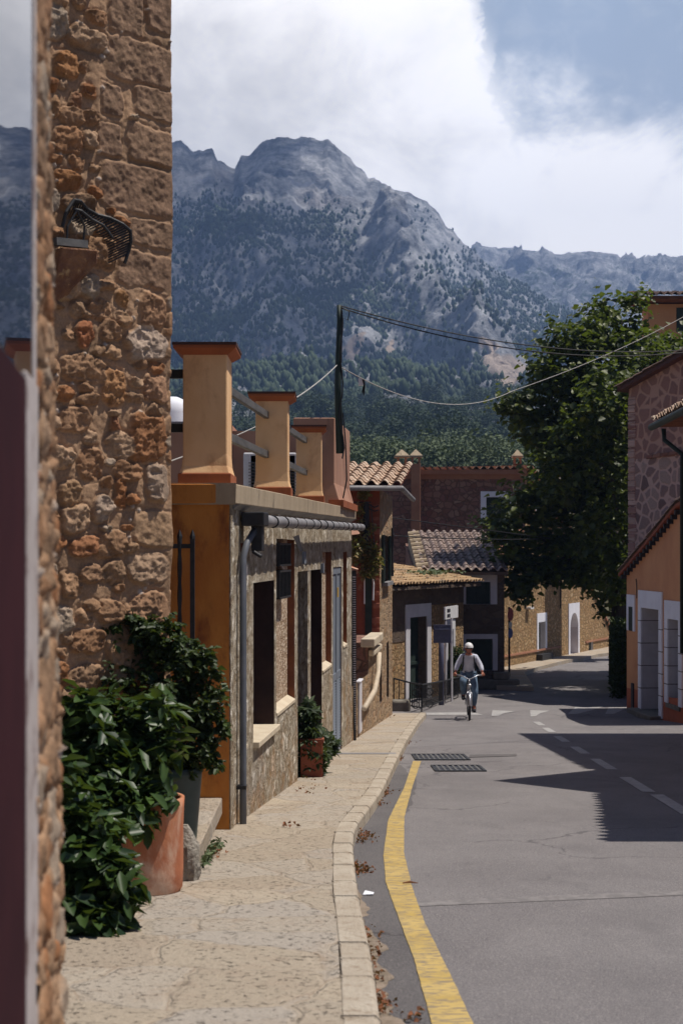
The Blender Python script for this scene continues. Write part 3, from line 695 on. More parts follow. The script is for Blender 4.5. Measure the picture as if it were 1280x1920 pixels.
# broken centre line
dash=[(1258,1508),(1192,1471),(1130,1433),(1086,1407),(1052,1386),(1028,1369),(1010,1357)]
for k,(px,py) in enumerate(dash):
    c=gp(px,py); L=.95 if k<3 else .8
    o=strip('centre_line_dash','dash_paint',c.y-L,c.y+L,lambda Y:c.x-.075+.055*(Y-c.y),lambda Y:c.x+.075+.055*(Y-c.y),.006,8); struct(o)
for (px,py) in [(1345,1560),(1480,1635)]:
    c=gp(px,py); struct(strip('centre_line_dash','dash_paint',c.y-.9,c.y+.9,lambda Y:c.x-.075+.055*(Y-c.y),lambda Y:c.x+.075+.055*(Y-c.y),.006,8))
# shark teeth of the raised crossing
def patch(name,mat,pts,dz=.006,nsub=6):
    "quad on the road given by 4 picture corners, draped"
    w=[gp(*p) for p in pts]; mb=MB()
    for i in range(nsub+1):
        a=w[0].lerp(w[3],i/nsub); b=w[1].lerp(w[2],i/nsub)
        for q in(a,b): mb.v.append((q.x,q.y,g(q.y)+dz))
    for i in range(nsub): mb.f.append((2*i,2*i+1,2*i+3,2*i+2))
    return struct(mb.build(name,mat))
for q in [((921,1343),(933,1343),(965,1334),(923,1332)),((994,1344),(1004,1343),(1030,1333),(993,1332)),((1064,1339),(1082,1339),(1130,1326),(1078,1326)),((1134,1339),(1150,1339),(1176,1327),(1140,1327))]:
    patch('crossing_tooth','dash_paint',q)
patch('crossing_band','dash_paint',((800,1341),(905,1341),(880,1336),(790,1337)))
patch('asphalt_seam','asphalt_light',((760,1702),(1500,1670),(1500,1660),(760,1692)),.003)

# ================================================================ LEFT: near window building
def masonry(name,parent,A,B,z0,z1,step,seed,stones,px2u,amp=.045,lean=0.0,ends=True,thick=.5,rnd_stones=(.11,.26),wav=.012):
    "rubble wall between plan points A and B: displaced sheet plus return at B. stones: explicit (u,z,hu,hz,colour,kind)"
    A=Vector(A); B=Vector(B); d=(B-A); L=d.length; d/=L; n=Vector((d.y,-d.x))
    if n.x<0: n=-n
    ret=thick; nu=int((L+ret)/step)+1; nz=int((z1-z0)/step)+1
    U,Z=np.meshgrid(np.linspace(0,L+ret,nu),np.linspace(z0,z1,nz))
    U0=U.copy(); Uw=U+(fbm(U*6,Z*6,4,seed)-.5)*.07; Zw=Z+(fbm(U*6+50,Z*6,4,seed+1)-.5)*.07
    H=np.zeros_like(U); C=np.zeros(U.shape+(3,)); 
    mort=np.array([.40,.29,.205]); mv=fbm(U*3,Z*3,5,seed+2); C[:]=mort*(.55+.75*mv[...,None]); C[...,2]*=.95
    H+= ((fbm(U*5,Z*5,4,seed+4)-.5)*.06+(fbm(U*25,Z*25,5,seed+6)-.5)*.022)*(amp/.045)
    rr=random.Random(seed); S=list(stones)
    def free(u,z,a,b):
        for q in S:
            k_=.98 if q[5]=='block' else .84
            if abs(u-q[0])<(a+q[2])*k_ and abs(z-q[1])<(b+q[3])*k_: return False
        return True
    pal=[((.36,.24,.15),'rough'),((.44,.31,.20),'rough'),((.38,.20,.10),'rough'),((.33,.235,.155),'rough'),((.48,.36,.25),'rough'),((.40,.27,.17),'rough'),((.43,.38,.31),'rough'),((.35,.22,.13),'rough')]
    for t in range(4200):
        a=rr.uniform(*rnd_stones)*.5*(1 if t<1500 else .55); b=a*rr.uniform(.5,.9); u=rr.uniform(-.05,L+ret); z=rr.uniform(z0,z1)
        if free(u,z,a,b): c,k=rr.choice(pal); S.append((u,z,a,b,c,k))
    for i,(u,z,a,b,c,k) in enumerate(S):
        i0=max(0,int((z-b*1.5-z0)/step)); i1=min(nz,int((z+b*1.5-z0)/step)+2); j0=max(0,int((u-a*1.5)/step)); j1=min(nu,int((u+a*1.5)/step)+2)
        if i1<=i0 or j1<=j0: continue
        uu=(Uw[i0:i1,j0:j1]-u)/a; zz=(Zw[i0:i1,j0:j1]-z)/b
        p=8 if k=='block' else 2.8
        r_=(np.abs(uu)**p+np.abs(zz)**p)**(1/p)
        r_=r_+(0 if k=='block' else (fbm(U[i0:i1,j0:j1]*11,Z[i0:i1,j0:j1]*11,4,seed+i+60)-.5)*.5)
        m=np.clip((1.0-r_)/(.09 if k=='block' else .10),0,1); m=m*m*(3-2*m)
        uX=U[i0:i1,j0:j1]; zX=Z[i0:i1,j0:j1]
        if k=='block': hh=.012+(fbm(uX*30,zX*30,4,seed+i)-.5)*.022+(fbm(uX*8,zX*8,3,seed+i)-.5)*.02
        else: hh=amp*(.55+.7*rr.random())+(np.clip(uu*rr.uniform(-1,1)+zz*rr.uniform(-1,1),-.9,.9)*.5-np.abs(uu*rr.uniform(-1,1)+zz*rr.uniform(.3,1))*.7)*amp+(fbm(uX*13,zX*13,6,seed+i,.66,True)-.5)*amp*2.1
        H[i0:i1,j0:j1]=H[i0:i1,j0:j1]*(1-m)+(hh)*m
        g_=np.clip((1.22-r_)/.2,0,1)*np.clip((r_-.98)/.1,0,1); H[i0:i1,j0:j1]-=g_*.012
        cv_=(.32+1.0*fbm(uX*14,zX*14,5,seed+i+3,.7))[...,None]; cc=np.array(c)*cv_
        C[i0:i1,j0:j1]=C[i0:i1,j0:j1]*(1-m[...,None])+cc*m[...,None]
    ed_=np.clip((np.abs(U-L))/.10,0,1); H=np.where(U>L-.10,np.minimum(H,.028)*(.35+.65*ed_),H)
    # pebbles pressed in the mortar
    for t in range(int(L*(z1-z0)*26)):
        u=rr.uniform(0,L+ret); z=rr.uniform(z0,z1); a=rr.uniform(.012,.024)
        if not all(abs(u-q[0])>q[2]*.95 or abs(z-q[1])>q[3]*.95 for q in S): continue
        i0=max(0,int((z-a*2-z0)/step)); i1=min(nz,int((z+a*2-z0)/step)+2); j0=max(0,int((u-a*2)/step)); j1=min(nu,int((u+a*2)/step)+2)
        r_=np.hypot((U[i0:i1,j0:j1]-u)/a,(Z[i0:i1,j0:j1]-z)/a*1.2); m=np.clip((1.1-r_)/.4,0,1)
        H[i0:i1,j0:j1]+=m*.016; C[i0:i1,j0:j1]=C[i0:i1,j0:j1]*(1-m[...,None])+np.array([.5,.47,.43])*m[...,None]
    ln=lean*(Z-E); c=np.clip((U0-L)/1e-9,0,1); rc=.035 # rounded corner
    Xp=np.where(U<L,A.x+d.x*U+n.x*H,B.x-n.x*(U-L)+d.x*H); Yp=np.where(U<L,A.y+d.y*U+n.y*H,B.y-n.y*(U-L)+d.y*H)
    wv=(fbm(Z*2.3,Z*0+3,4,seed+7)-.5)*wav*np.clip((U-L+.5)/.5,0,1)*2.2
    Xp=Xp+ln+d.x*wv; Yp=Yp+d.y*wv
    return np_mesh(name,np.stack([Xp,Yp,Z],-1).reshape(-1,3),grid_faces(nz,nu),'masonry',parent,True,np.clip(C*np.array([.93,.81,.74]),0,1).reshape(-1,3))
def lineP(px,Y): return ((px-CX)/F*Y,Y)
# the near building runs away at 7.5 degrees, so its glass mirrors the mountain ahead
nb=thing('stone_building','nearest rubble stone building at the left edge, its window reflecting sky and mountain','building',(-.9,2.6,0))
dn=Vector((-.131,.991)).normalized(); n0=Vector((-.598,2.6))
def NP(Y): t=(Y-n0.y)/dn.y; return Vector((n0.x+dn.x*t,Y))
a=NP(3.02); b=NP(3.62)
masonry('wall',nb,a-Vector((.022,0)),NP(3.98)-Vector((.02,0)),g(3)-.1,3.2,.011,91,[],None,.014,-.016,thick=.35,rnd_stones=(.1,.22))
pl=Plane(NP(1.2),NP(3.08),(1,0))
L=pl.L
fr=MB(); slab(pl,L-.06,L-.0,E+.36,3.3,-.06,.002,fr); pass; fr.build('window_frame','frame_cream',nb,bevel=.004)
gl=MB(); slab(pl,-.3,L-.06,E+.345,3.3,-.05,-.001,gl); gl.build('window_pane','mirror_glass',nb)
fr=MB(); slab(pl,L-.27,L-.0,g(2.8)-.05,E+.36,-.08,.006,fr); fr.build('door_frame','frame_cream',nb,bevel=.006)
mbd=MB(); slab(pl,-.2,L-.275,g(2.8)-.05,E+.34,-.06,.003,mbd); mbd.build('door_panel','maroon_board',nb)
bx=MB(); q=[NP(1.0),NP(3.6)]; bx.prism([(q[0].x-.08,q[0].y),(q[1].x-.09,q[1].y),(q[1].x-3,q[1].y+.2),(q[0].x-3,q[0].y)],g(3)-.2,3.25); bx.build('rear_wall','stone_brown',nb)

# ================================================================ LEFT: stone wall with ashlar corner
B0=Vector(lineP(322,10.1)); dW=Vector((.71,.704)).normalized()
k=(90-CX)/F; t=(B0.x-k*B0.y)/(dW.x-k*dW.y); A0=B0-dW*t
hs=thing('stone_house','tall stone house with squared corner blocks above rough rubble, rising beside the potted plants','house',(A0.x,A0.y,g(9)))
def U_of(px): kk=(px-CX)/F; return (kk*A0.y-A0.x)/(dW.x-kk*dW.y)
def stn(x0,y0,x1,y1,c,kd):
    ua,ub=U_of(x0),U_of(x1); Yc=A0.y+dW.y*(ua+ub)/2; za,zb_=WZ(y0,Yc),WZ(y1,Yc)
    c=tuple(a*.6+b*.4*.95 for a,b in zip(c,(.42,.29,.19)))
    return ((ua+ub)/2,(za+zb_)/2,(ub-ua)/2,(za-zb_)/2,c,kd)
bl=(.31,.235,.175); bl2=(.26,.195,.15)
ST=[(205,-60,268,66,bl,'block'),(276,-40,334,62,bl2,'block'),(200,76,334,158,bl,'block'),(190,155,230,216,bl2,'block'),(250,165,336,222,bl,'block'),(186,236,228,290,bl2,'block'),(238,240,336,308,bl,'block'),(190,312,336,402,bl2,'block'),(246,416,336,466,bl,'block'),(216,474,336,540,bl2,'block'),
 (98,95,146,150,(.40,.19,.06),'rough'),(128,174,152,205,(.30,.15,.08),'rough'),(96,180,112,220,(.33,.2,.1),'rough'),(100,235,155,290,(.36,.20,.10),'rough'),(102,320,147,356,(.38,.17,.05),'rough'),(95,290,118,312,(.35,.19,.09),'rough'),
 (216,542,242,576,(.40,.22,.08),'rough'),(262,548,312,620,(.38,.24,.15),'rough'),(232,615,316,680,(.60,.57,.52),'rough'),(236,775,320,868,(.36,.16,.06),'rough'),(130,565,170,600,(.42,.32,.22),'rough'),(140,605,175,655,(.34,.10,.03),'rough'),(192,692,238,760,(.48,.27,.12),'rough'),(265,700,318,758,(.42,.27,.18),'rough'),
 (200,780,222,812,(.33,.14,.07),'rough'),(275,868,316,945,(.46,.42,.36),'rough'),(214,895,240,955,(.42,.17,.05),'rough'),(108,760,165,810,(.40,.26,.16),'rough'),(145,835,190,905,(.34,.2,.11),'rough'),(108,900,152,955,(.44,.31,.18),'rough'),(246,960,322,1024,(.50,.38,.25),'block'),(176,930,210,985,(.48,.45,.40),'rough'),(122,1008,186,1042,(.36,.15,.06),'rough'),(238,1036,320,1096,(.46,.38,.29),'rough'),(110,1068,155,1120,(.42,.29,.18),'rough'),(240,1108,322,1175,(.46,.30,.19),'rough'),(150,1055,190,1095,(.3,.2,.13),'rough')]
masonry('wall',hs,A0-dW*.0,B0,g(9.5)-.1,E+4.25,.0085,17,[stn(*q) for q in ST],None,.031,0.0,thick=.45,rnd_stones=(.15,.36),wav=.02)
nW=Vector((dW.y,-dW.x)); mb=MB(); c0=A0-dW*1.6
mb.prism([(c0.x,c0.y),(B0.x-dW.x*.06-nW.x*.1,B0.y-dW.y*.06-nW.y*.1),(B0.x-nW.x*3-dW.x*.06,B0.y-nW.y*3),(c0.x-nW.x*3,c0.y-nW.y*3)],g(9)-.2,E+4.2)
for o_ in [mb.build('rear_wall','stone_brown',hs)]: pass
# corbel stone and old iron bracket on the wall
pw=Plane((A0.x,A0.y),(B0.x,B0.y),(1,-1))
def PW(px,py,o=.05):
    u=U_of(px); Yc=A0.y+dW.y*u; return pw.P(u,WZ(py,Yc),o)
mb=MB(); vs=[PW(90,472,.0),PW(158,472,.0),PW(158,505,.0),PW(118,570,.0),PW(90,580,.0)]; vo=[PW(90,470,.17),PW(157,475,.17),PW(157,500,.17),PW(122,545,.06),PW(90,570,.04)]
mb.add(vs+vo,[(0,1,2,3,4)[::-1],(5,6,7,8,9)]+[(i,(i+1)%5,(i+1)%5+5,i+5) for i in range(5)]); o=mb.build('corbel_stone','corbel',hs,bevel=.012)
ik=thing('iron_rake_ornament','black iron comb shaped ornament curving over the stone wall above the corbel','ornament',PW(160,430,.1))
mb=MB(); crv=[(95,432),(98,405),(112,383),(128,384),(145,398),(165,408),(185,415),(205,428),(217,440),(221,458),(222,475),(216,498)]
P=[PW(x,y,.14+.03*math.sin(i)) for i,(x,y) in enumerate(crv)]; mb.tube(P,[.012]*len(P),6)
P2=[PW(x,y,.14) for (x,y) in [(100,436),(104,412),(116,398),(130,402),(150,418),(170,428),(180,440),(188,452),(193,470),(200,488)]]; mb.tube(P2[2:8],.010,6)
for i in range(34):
    t=1.2+9.0*i/33; j=int(t); f_=t-j; p=Vector(P[j]).lerp(P[min(j+1,11)],f_); q=PW(*[(lambda a,b:a+(b-a)*f_)(crv[j][m_],crv[min(j+1,11)][m_])+(-(28 if m_==0 else -16)) if t>4 else (lambda a,b:a+(b-a)*f_)(crv[j][m_],crv[min(j+1,11)][m_])+((6,22)[m_]) for m_ in(0,1)],.06)
    mb.tube([p,q],[.008,.004],5)
for x in(112,134): mb.tube([PW(122,400,.14),PW(x+(4 if x>120 else -6),430,.13),PW(x+(3 if x>120 else -5),466,.12)],.008,5)
mb.build('comb','dark_iron',ik)
mb=MB(); mb.beam(PW(84,458,.12),PW(142,464,.12),.05,.05); mb.build('shelf_bar','rail_steel',ik)

# ================================================================ LEFT: orange terrace building
def X1(Y): return -2.057+.095*Y
P1=Plane((X1(11.84),11.84),(X1(23.4),23.4),(1,0)); LT=P1.L
lh=thing('orange_terrace_house','low orange building with rough plaster front, wrapped gutter and roof terrace pillars','house',(X1(11.84),11.84,g(11.84)))
zt=lambda u: E+.40+.0122*u
zb=lambda u: g(P1.Y(u))-.05
def op(pl,x0,x1,y0,y1,d,ground=False,zref=None):
    ua,ub=pl.u_px(x0),pl.u_px(x1); Ya=pl.Y(ua)
    z1=WZ(y0,Ya); z0=WZ(y1,Ya) if not ground else g(pl.Y(ub))+.09
    return (ua,ub,z0,z1,d)
rec=[op(P1,451,462,1018,1405,.07),op(P1,518,552,1010,1338,.08),op(P1,604,621,1035,1258,.08),op(P1,643,650,1035,1212,.08)]
win=op(P1,475,514,1093,1392,.30); dr=op(P1,558,603,1072,0,.45,True); sh=op(P1,624,640,1064,0,.06,True)
allop=rec+[win,dr,sh]
wall(P1,0,LT,zb,zt,allop,brk=[i*.8 for i in range(1,16)]).build('front_wall','rough_plaster',lh)
reveals(P1,rec+[sh],'reveal_brown',lh); reveals(P1,[win,dr],'reveal_shade',lh)
for q in rec:
    m_=MB(); slab(P1,q[0]-.02,q[1]+.02,q[2]-.02,q[3]+.02,-q[4]-.04,-q[4],m_); m_.build('recess_panel','pebbledash',lh)
    m_=MB(); pa=[P1.P(u,z,o) for u in(q[0],q[1]) for (z,o) in((q[2],0.012),(q[2]+.05,-q[4]),(q[2]-.03,-q[4]),(q[2]-.03,.012))]; m_.add(pa,[(0,1,2,3),(4,7,6,5),(0,4,5,1),(0,3,7,4)]); m_.build('recess_sill','cream_stone',lh)
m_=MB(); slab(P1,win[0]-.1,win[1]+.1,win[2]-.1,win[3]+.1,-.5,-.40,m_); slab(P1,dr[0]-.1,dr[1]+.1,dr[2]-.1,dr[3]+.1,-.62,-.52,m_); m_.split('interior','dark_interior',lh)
wn=MB(); 
for (a,b,c,d_) in((win[0],win[0]+.06,win[2],win[3]),(win[1]-.06,win[1],win[2],win[3]),(win[0],win[1],win[2],win[2]+.11),(win[0],win[1],win[3]-.07,win[3]),(win[0],win[1],WZ(1232,P1.Y(win[0]))-.02,WZ(1232,P1.Y(win[0]))+.03)): slab(P1,a,b,c,d_,-.30,-.22,wn)
wno=wn.build('window','varnished_wood',lh,bevel=.004); m_=MB(); slab(P1,win[0]+.06,win[1]-.06,win[2]+.1,win[3]-.07,-.27,-.262,m_); m_.build('pane','window_glass',wno)
m_=MB(); slab(P1,win[0]-.02,win[1]+.03,win[2]-.05,win[2]+.005,-.22,.06,m_); m_.build('window_sill','cream_stone',lh,bevel=.006)
um0,um1=P1.u_px(577.5),P1.u_px(583); m_=MB(); slab(P1,um0,um1,g(17.5)+.1,dr[3],-.2,-.004,m_); m_.build('door_post','rough_plaster',lh)
dd=MB(); slab(P1,dr[0]+.0,um0,dr[2],dr[3],-.50,-.44,dd); slab(P1,um1,dr[1],dr[2],dr[3],-.50,-.44,dd)
for k_ in range(4):
    z_=dr[2]+.15+k_*.6; slab(P1,um1+.15,dr[1]-.15,z_,z_+.45,-.44,-.425,dd)
do=dd.build('door','maroon_board',lh)
m_=MB(); m_.tube([P1.P(um1+.2,-.9,-.43),P1.P(um1+.2,-.9,-.37),P1.P(um1+.32,-.9,-.37)],.012,6); m_.build('handle','zinc',do)
m_=MB(); slab(P1,dr[0]-.05,dr[1]+.05,g(P1.Y(dr[0]))+.0,dr[2]+.06,-.4,.02,m_); m_.build('door_step','cream_stone',lh,bevel=.01)
# grey louvred shutters
uc=(sh[0]+sh[1])/2; 
for (a,b) in((sh[0]+.01,uc-.01),(uc+.01,sh[1]-.01)):
    s_=MB(); slab(P1,a,a+.05,sh[2],sh[3]-.01,-.045,-.01,s_); slab(P1,b-.05,b,sh[2],sh[3]-.01,-.045,-.01,s_); slab(P1,a,b,sh[3]-.1,sh[3]-.01,-.044,-.011,s_); slab(P1,a,b,sh[2]+1.15,sh[2]+1.25,-.044,-.011,s_); slab(P1,a,b,sh[2],sh[2]+.12,-.044,-.011,s_)
    slab(P1,a+.04,b-.04,sh[2]+1.25,sh[3]-.1,-.042,-.025,s_)
    for k_ in range(26):
        z_=sh[2]+.14+k_*.04; vv=[P1.P(u,z,o) for u in(a+.05,b-.05) for (z,o) in((z_,-.012),(z_+.008,-.012),(z_+.03,-.04),(z_+.022,-.04))]; s_.add(vv,[(0,1,2,3),(4,7,6,5),(0,4,5,1),(1,5,6,2),(2,6,7,3),(3,7,4,0)])
    s_.build('shutter','grey_paint',lh)
m_=MB(); slab(P1,uc+.06,uc+.2,WZ(1120,P1.Y(uc)),WZ(1102,P1.Y(uc)),-.01,.0,m_); m_.build('yellow_notice','yellow_tag',lh)
# dark vent grille between window and door
ug0,ug1=P1.u_px(520),P1.u_px(541); Yg_=P1.Y(ug0); m_=MB()
for (za,zb2) in((1018,1062),(1070,1124)):
    z1,z0=WZ(za,Yg_),WZ(zb2,Yg_); slab(P1,ug0,ug1,z0,z0+.02,-.08,.03,m_); slab(P1,ug0,ug1,z1-.02,z1,-.08,.03,m_)
    for k_ in range(9): u=ug0+(ug1-ug0)*k_/8; slab(P1,u-.008,u+.008,z0,z1,.0,.025,m_)
    slab(P1,ug0,ug1,z0,z1,-.09,-.02,m_)
m_.build('vent_grille','dark_iron',lh)
# small lamp blades / hooks
m_=MB(); Yh=16.6; m_.add([P1.P(P1.u_px(546),WZ(1008,16.4),.02),P1.P(P1.u_px(549),WZ(1003,16.4),.07),P1.P(P1.u_px(562),WZ(1032,16.9),.03),P1.P(P1.u_px(560),WZ(1036,16.9),.02)],[(0,1,2,3),(3,2,1,0)]); m_.build('wall_bracket','pipe_grey',lh); m_=MB(); slab(P1,P1.u_px(566),P1.u_px(569),WZ(1056,17.5),WZ(1034,17.5),.0,.03,m_); m_.build('wall_bracket','grey_paint',lh); m_=MB(); slab(P1,P1.u_px(600.5),P1.u_px(602),WZ(1072,20),WZ(1055,20),.0,.04,m_)
m_.build('wall_bracket','grey_paint',lh)
# end wall (orange) and body
mb=MB(); xl=-4.2; ye=11.84; xr=X1(ye)
mb.quad((xl,ye,g(ye)-.1),(xr,ye,g(ye)-.1),(xr,ye,zt(0)),(xl,ye,zt(0))); mb.quad((xl,ye,zt(0)),(xl,23.4,zt(0)),(xl,23.4,-2),(xl,ye,-2)); mb.quad((xl,23.4,-2),(X1(23.4),23.4,-2.2),(X1(23.4),23.4,zt(LT)),(xl,23.4,zt(0)))
mb.build('end_wall','orange_plaster',lh)
mb=MB(); slab(P1,.0,.15,zb(0),zt(0),-.02,.012,mb); mb.build('corner_band','rough_plaster',lh)
# concrete ledge
mb=MB(); n=16; 
for i in range(n+1):
    u=-.06+(LT+.1)*i/n; z=zt(u)+.0; j=.006*math.sin(i*2.1)
    for (o_,zz) in((-.5,0.002),(.055+j,0.002),(.06+j,.165),(-.5,.168)): mb.v.append(tuple(P1.P(u,z+zz,o_)))
for i in range(n):
    for k_ in range(4): b=i*4; mb.f.append((b+k_,b+(k_+1)%4,b+4+(k_+1)%4,b+4+k_))
mb.f+= [(0,1,2,3),(n*4+3,n*4+2,n*4+1,n*4)]; mb.build('roof_ledge','ledge_concrete',lh,bevel=.008)
mb=MB(); q=[P1.P(0.2,0,-.5),P1.P(LT,0,-.5)]; mb.prism([(q[0].x+.004,q[0].y),(q[1].x+.004,q[1].y),(-4.2,23.4),(-4.2,11.9)],zt(0)-.1,[zt(0)+.16,zt(LT)+.16,zt(LT)+.16,zt(0)+.16]); mb.build('terrace_floor','concrete',lh)
mb=MB(); mb.beam((xl,ye+.0,zt(0)+.084),(xr-.005,ye+.0,zt(0)+.084),.1,.16); mb.build('end_ledge','orange_plaster',lh,bevel=.006)
m_=MB(); 
for i in range(n): pass
slab(P1,.10,LT,zt(0)-.035,zt(0)-.004,-.02,.05,m_); 
m_=MB(); pa=[P1.P(.1,zt(.1)-.045,0),P1.P(LT,zt(LT)-.045,0),P1.P(LT,zt(LT)-.002,.075),P1.P(.1,zt(.1)-.002,.075),P1.P(.1,zt(.1)-.002,0),P1.P(LT,zt(LT)-.002,0)]; m_.add(pa,[(0,1,2,3),(3,2,5,4),(0,3,4),(1,5,2)]); m_.build('flashing','zinc',lh)
# wrapped gutter
u0=P1.u_px(466)-.5; m_=MB(); pts=[]; rr_=[]; N=90
ua=.75
for i in range(N+1):
    u=ua+(LT+.25-ua)*i/N; pts.append(P1.P(u,zt(u)-.135,.15)); rr_.append(.054+.005*math.sin(i*1.9)+(-.003 if i%6==0 else 0))
m_.tube(pts,rr_,12); gt=m_.build('gutter','zinc',lh,True)
m_=MB()
for i in range(0,N,6):
    p=Vector(pts[i]); q=Vector(pts[i])+(Vector(pts[i+1])-Vector(pts[i])).normalized()*.010+Vector((0,0,0)); m_.tube([p,q],.0605,12)
m_.split('gutter_strap','dark_iron',gt)
m_=MB(); b0=P1.P(.62,zt(.6)-.12,.12); m_.box(b0,(.2,.26,.12),-.1); m_.box(b0+Vector((.02,.05,-.16)),(.1,.12,.24),-.1); m_.tube([b0+Vector((-.02,-.05,-.28)),b0+Vector((.06,-.06,-.33))],.02,6); m_.build('gutter_box','dark_iron',lh,bevel=.01)
# downpipe
ud=P1.u_px(445); pd=lambda z,o=.05:P1.P(ud,z,o); m_=MB(); m_.tube([P1.P(ud+.25,zt(.5)-.2,.12),P1.P(ud+.08,zt(.5)-.33,.07),pd(zt(.5)-.45),pd(-.4),pd(g(12.4)+.13)],.03,12); m_.build('downpipe','pipe_grey',lh,True)
m_=MB(); m_.box(pd(-.42,.03),(.1,.1,.03)); m_.build('pipe_clip','dark_iron',lh)

# terrace pillars
def pillar(parent,px0,px1,Yf_,dep,zbase,ztop,capw=.075,matp='pillar_plaster'):
    xa,xb=WX(px0,Yf_),WX(px1,Yf_); cx_=(xa+xb)/2; w=xb-xa; mb=MB()
    prof=[(1.16,zbase),(1.13,zbase+.10),(1.04,zbase+.16),(1.0,zbase+.26),(1.0,ztop-.08)]
    for (s_,z) in prof:
        for (i,j) in((-1,-1),(1,-1),(1,1),(-1,1)): mb.v.append((cx_+i*w/2*s_,Yf_+dep/2+j*dep/2*s_,z))
    for k_ in range(len(prof)-1):
        for m2 in range(4): b=k_*4; mb.f.append((b+m2,b+(m2+1)%4,b+4+(m2+1)%4,b+4+m2))
    p=mb.build('pillar',matp,parent,bevel=.012)
    mb=MB(); mb.box((cx_,Yf_+dep/2,zbase+.045),(w*1.2,dep*1.2,.10)); mb.build('pillar_plinth','red_plinth',p,bevel=.008)
    mb=MB(); mb.prism([(cx_-w/2,Yf_),(cx_+w/2,Yf_),(cx_+w/2,Yf_+dep),(cx_-w/2,Yf_+dep)],ztop-.08,ztop-.06)
    a=capw; z0=ztop-.08; v0=[(cx_+i*(w/2+.005),Yf_+dep/2+j*(dep/2+.005),z0) for(i,j) in((-1,-1),(1,-1),(1,1),(-1,1))]; v1=[(cx_+i*(w/2+a),Yf_+dep/2+j*(dep/2+a),z0+.05) for(i,j) in((-1,-1),(1,-1),(1,1),(-1,1))]; v2=[(x,y,z0+.075) for(x,y,z) in v1]
    mb=MB(); mb.add(v0+v1+v2,[(0,1,5,4),(1,2,6,5),(2,3,7,6),(3,0,4,7),(4,5,9,8),(5,6,10,9),(6,7,11,10),(7,4,8,11),(3,2,1,0),(8,9,10,11)]); mb.build('pillar_cap','red_plinth',p)
    mb=MB(); mb.box((cx_,Yf_+dep/2,z0+.087),(w+2*a+.015,dep+2*a+.015,.022)); mb.build('cap_tile','cap_top',p)
    return cx_
zl=lambda Y: zt((Y-11.84))+.165
c1=pillar(lh,343,426,11.98,.50,zl(12),WZ(643,11.98)-.02); c2=pillar(lh,479,540,15.5,.42,zl(15.6),WZ(735,15.5)-.02); c3=pillar(lh,555,603,19.0,.40,zl(19.1),WZ(797,19.0)-.02,.06)
yw=20.9
for (ya,yb) in((12.2,15.55),(15.8,19.05),(19.3,yw+.05)):
    for z in(E+1.49,E+1.06):
        m_=MB(); m_.beam((X1(ya)-.23,ya,z),(X1(yb)-.23,yb,z),.05,.075); m_.build('terrace_rail','rail_steel',lh,bevel=.004)
for z in(E+1.52,E+1.06):
    m_=MB(); m_.beam((-4.1,12.15,z),(WX(345,12.15),12.15,z),.05,.075); m_.build('terrace_rail','dark_iron',lh)
# roof room behind the terrace
rw=MB(); za=WZ(795,yw); xr2=WX(628,yw)
rw.prism([(-6,yw),(-1.6,yw),(-1.6,yw+2),(-6,yw+2)],zt(9)+.1,za-.02); rw.prism([(-1.597,yw+.01),(WX(556,yw),yw+.01),(WX(556,yw),yw+2),(-1.597,yw+2)],zt(9)+.1,za-.1); rw.build('terrace_parapet','pink_plaster',lh)
rm=MB(); pr=[]
zz=[zt(9.5)+.16,zt(9.5)+.32,zt(9.5)+.5,WZ(783,yw)]
xa=WX(550,yw); xb=WX(627,yw); xbb=X1(23.3)-.02
for i,z in enumerate(zz):
    e=[.10,.05,.0,0][i]; rm.v+=[(xa,yw,z),(xb+e,yw-e*.3,z),(xbb+e,23.3,z),(xa,23.3,z)]
for i in range(3):
    for k_ in range(4): b=i*4; rm.f.append((b+k_,b+(k_+1)%4,b+4+(k_+1)%4,b+4+k_))
rm.f.append((12,13,14,15)); rm.build('roof_room','pink_plaster',lh,bevel=.015)
m_=MB(); m_.box(((xb+xbb)/2+.02,22.1,zt(9.5)+.2),(.22,2.5,.1),-.095); m_.build('room_plinth','red_plinth',lh)
for (x0,x1_,y0,y1_) in((469,492,853,918),(543,556,850,925)):
    Yc=20.3; t_=thing('air_conditioner','white outdoor air conditioning unit on the roof terrace, %s'%('seen between the second and third pillar' if x0>500 else 'just left of the second pillar'),'air conditioner',(WX(x0,Yc),Yc,zl(Yc)),'air conditioners on the terrace')
    w_=.75; cx_=WX(x0,Yc)+w_/2 if x0<500 else WX(x1_,Yc)-w_/2; z0=zl(Yc); z1=WZ(y0,Yc); m_=MB(); m_.box((cx_,Yc,(z0+z1)/2),(w_,.3,z1-z0)); m_.build('casing','white_metal',t_,bevel=.02)
    m_=MB()
    for k_ in range(12): z=z0+.1+(z1-z0-.2)*k_/12; m_.box((cx_,Yc-.155,z),(w_*.8,.012,.012))
    m_.build('grille','zinc',t_)
# white tank dome behind the terrace
t_=thing('water_tank','white domed water tank behind the roof terrace','tank',(WX(326,26),26,1.5)); m_=MB(); zc=WZ(790,26); m_.lathe((WX(322,26),26,zc-1.2),[(.001,1.65),(.12,1.64),(.25,1.58),(.34,1.48),(.37,1.35),(.38,0)],24); m_.build('tank_body','white_paint',t_,True)
m_=MB(); m_.beam((WX(300,25),25,WZ(792,25)),(WX(345,25),25,WZ(792,25)),.03,.03); m_.build('tank_rail','zinc',t_)
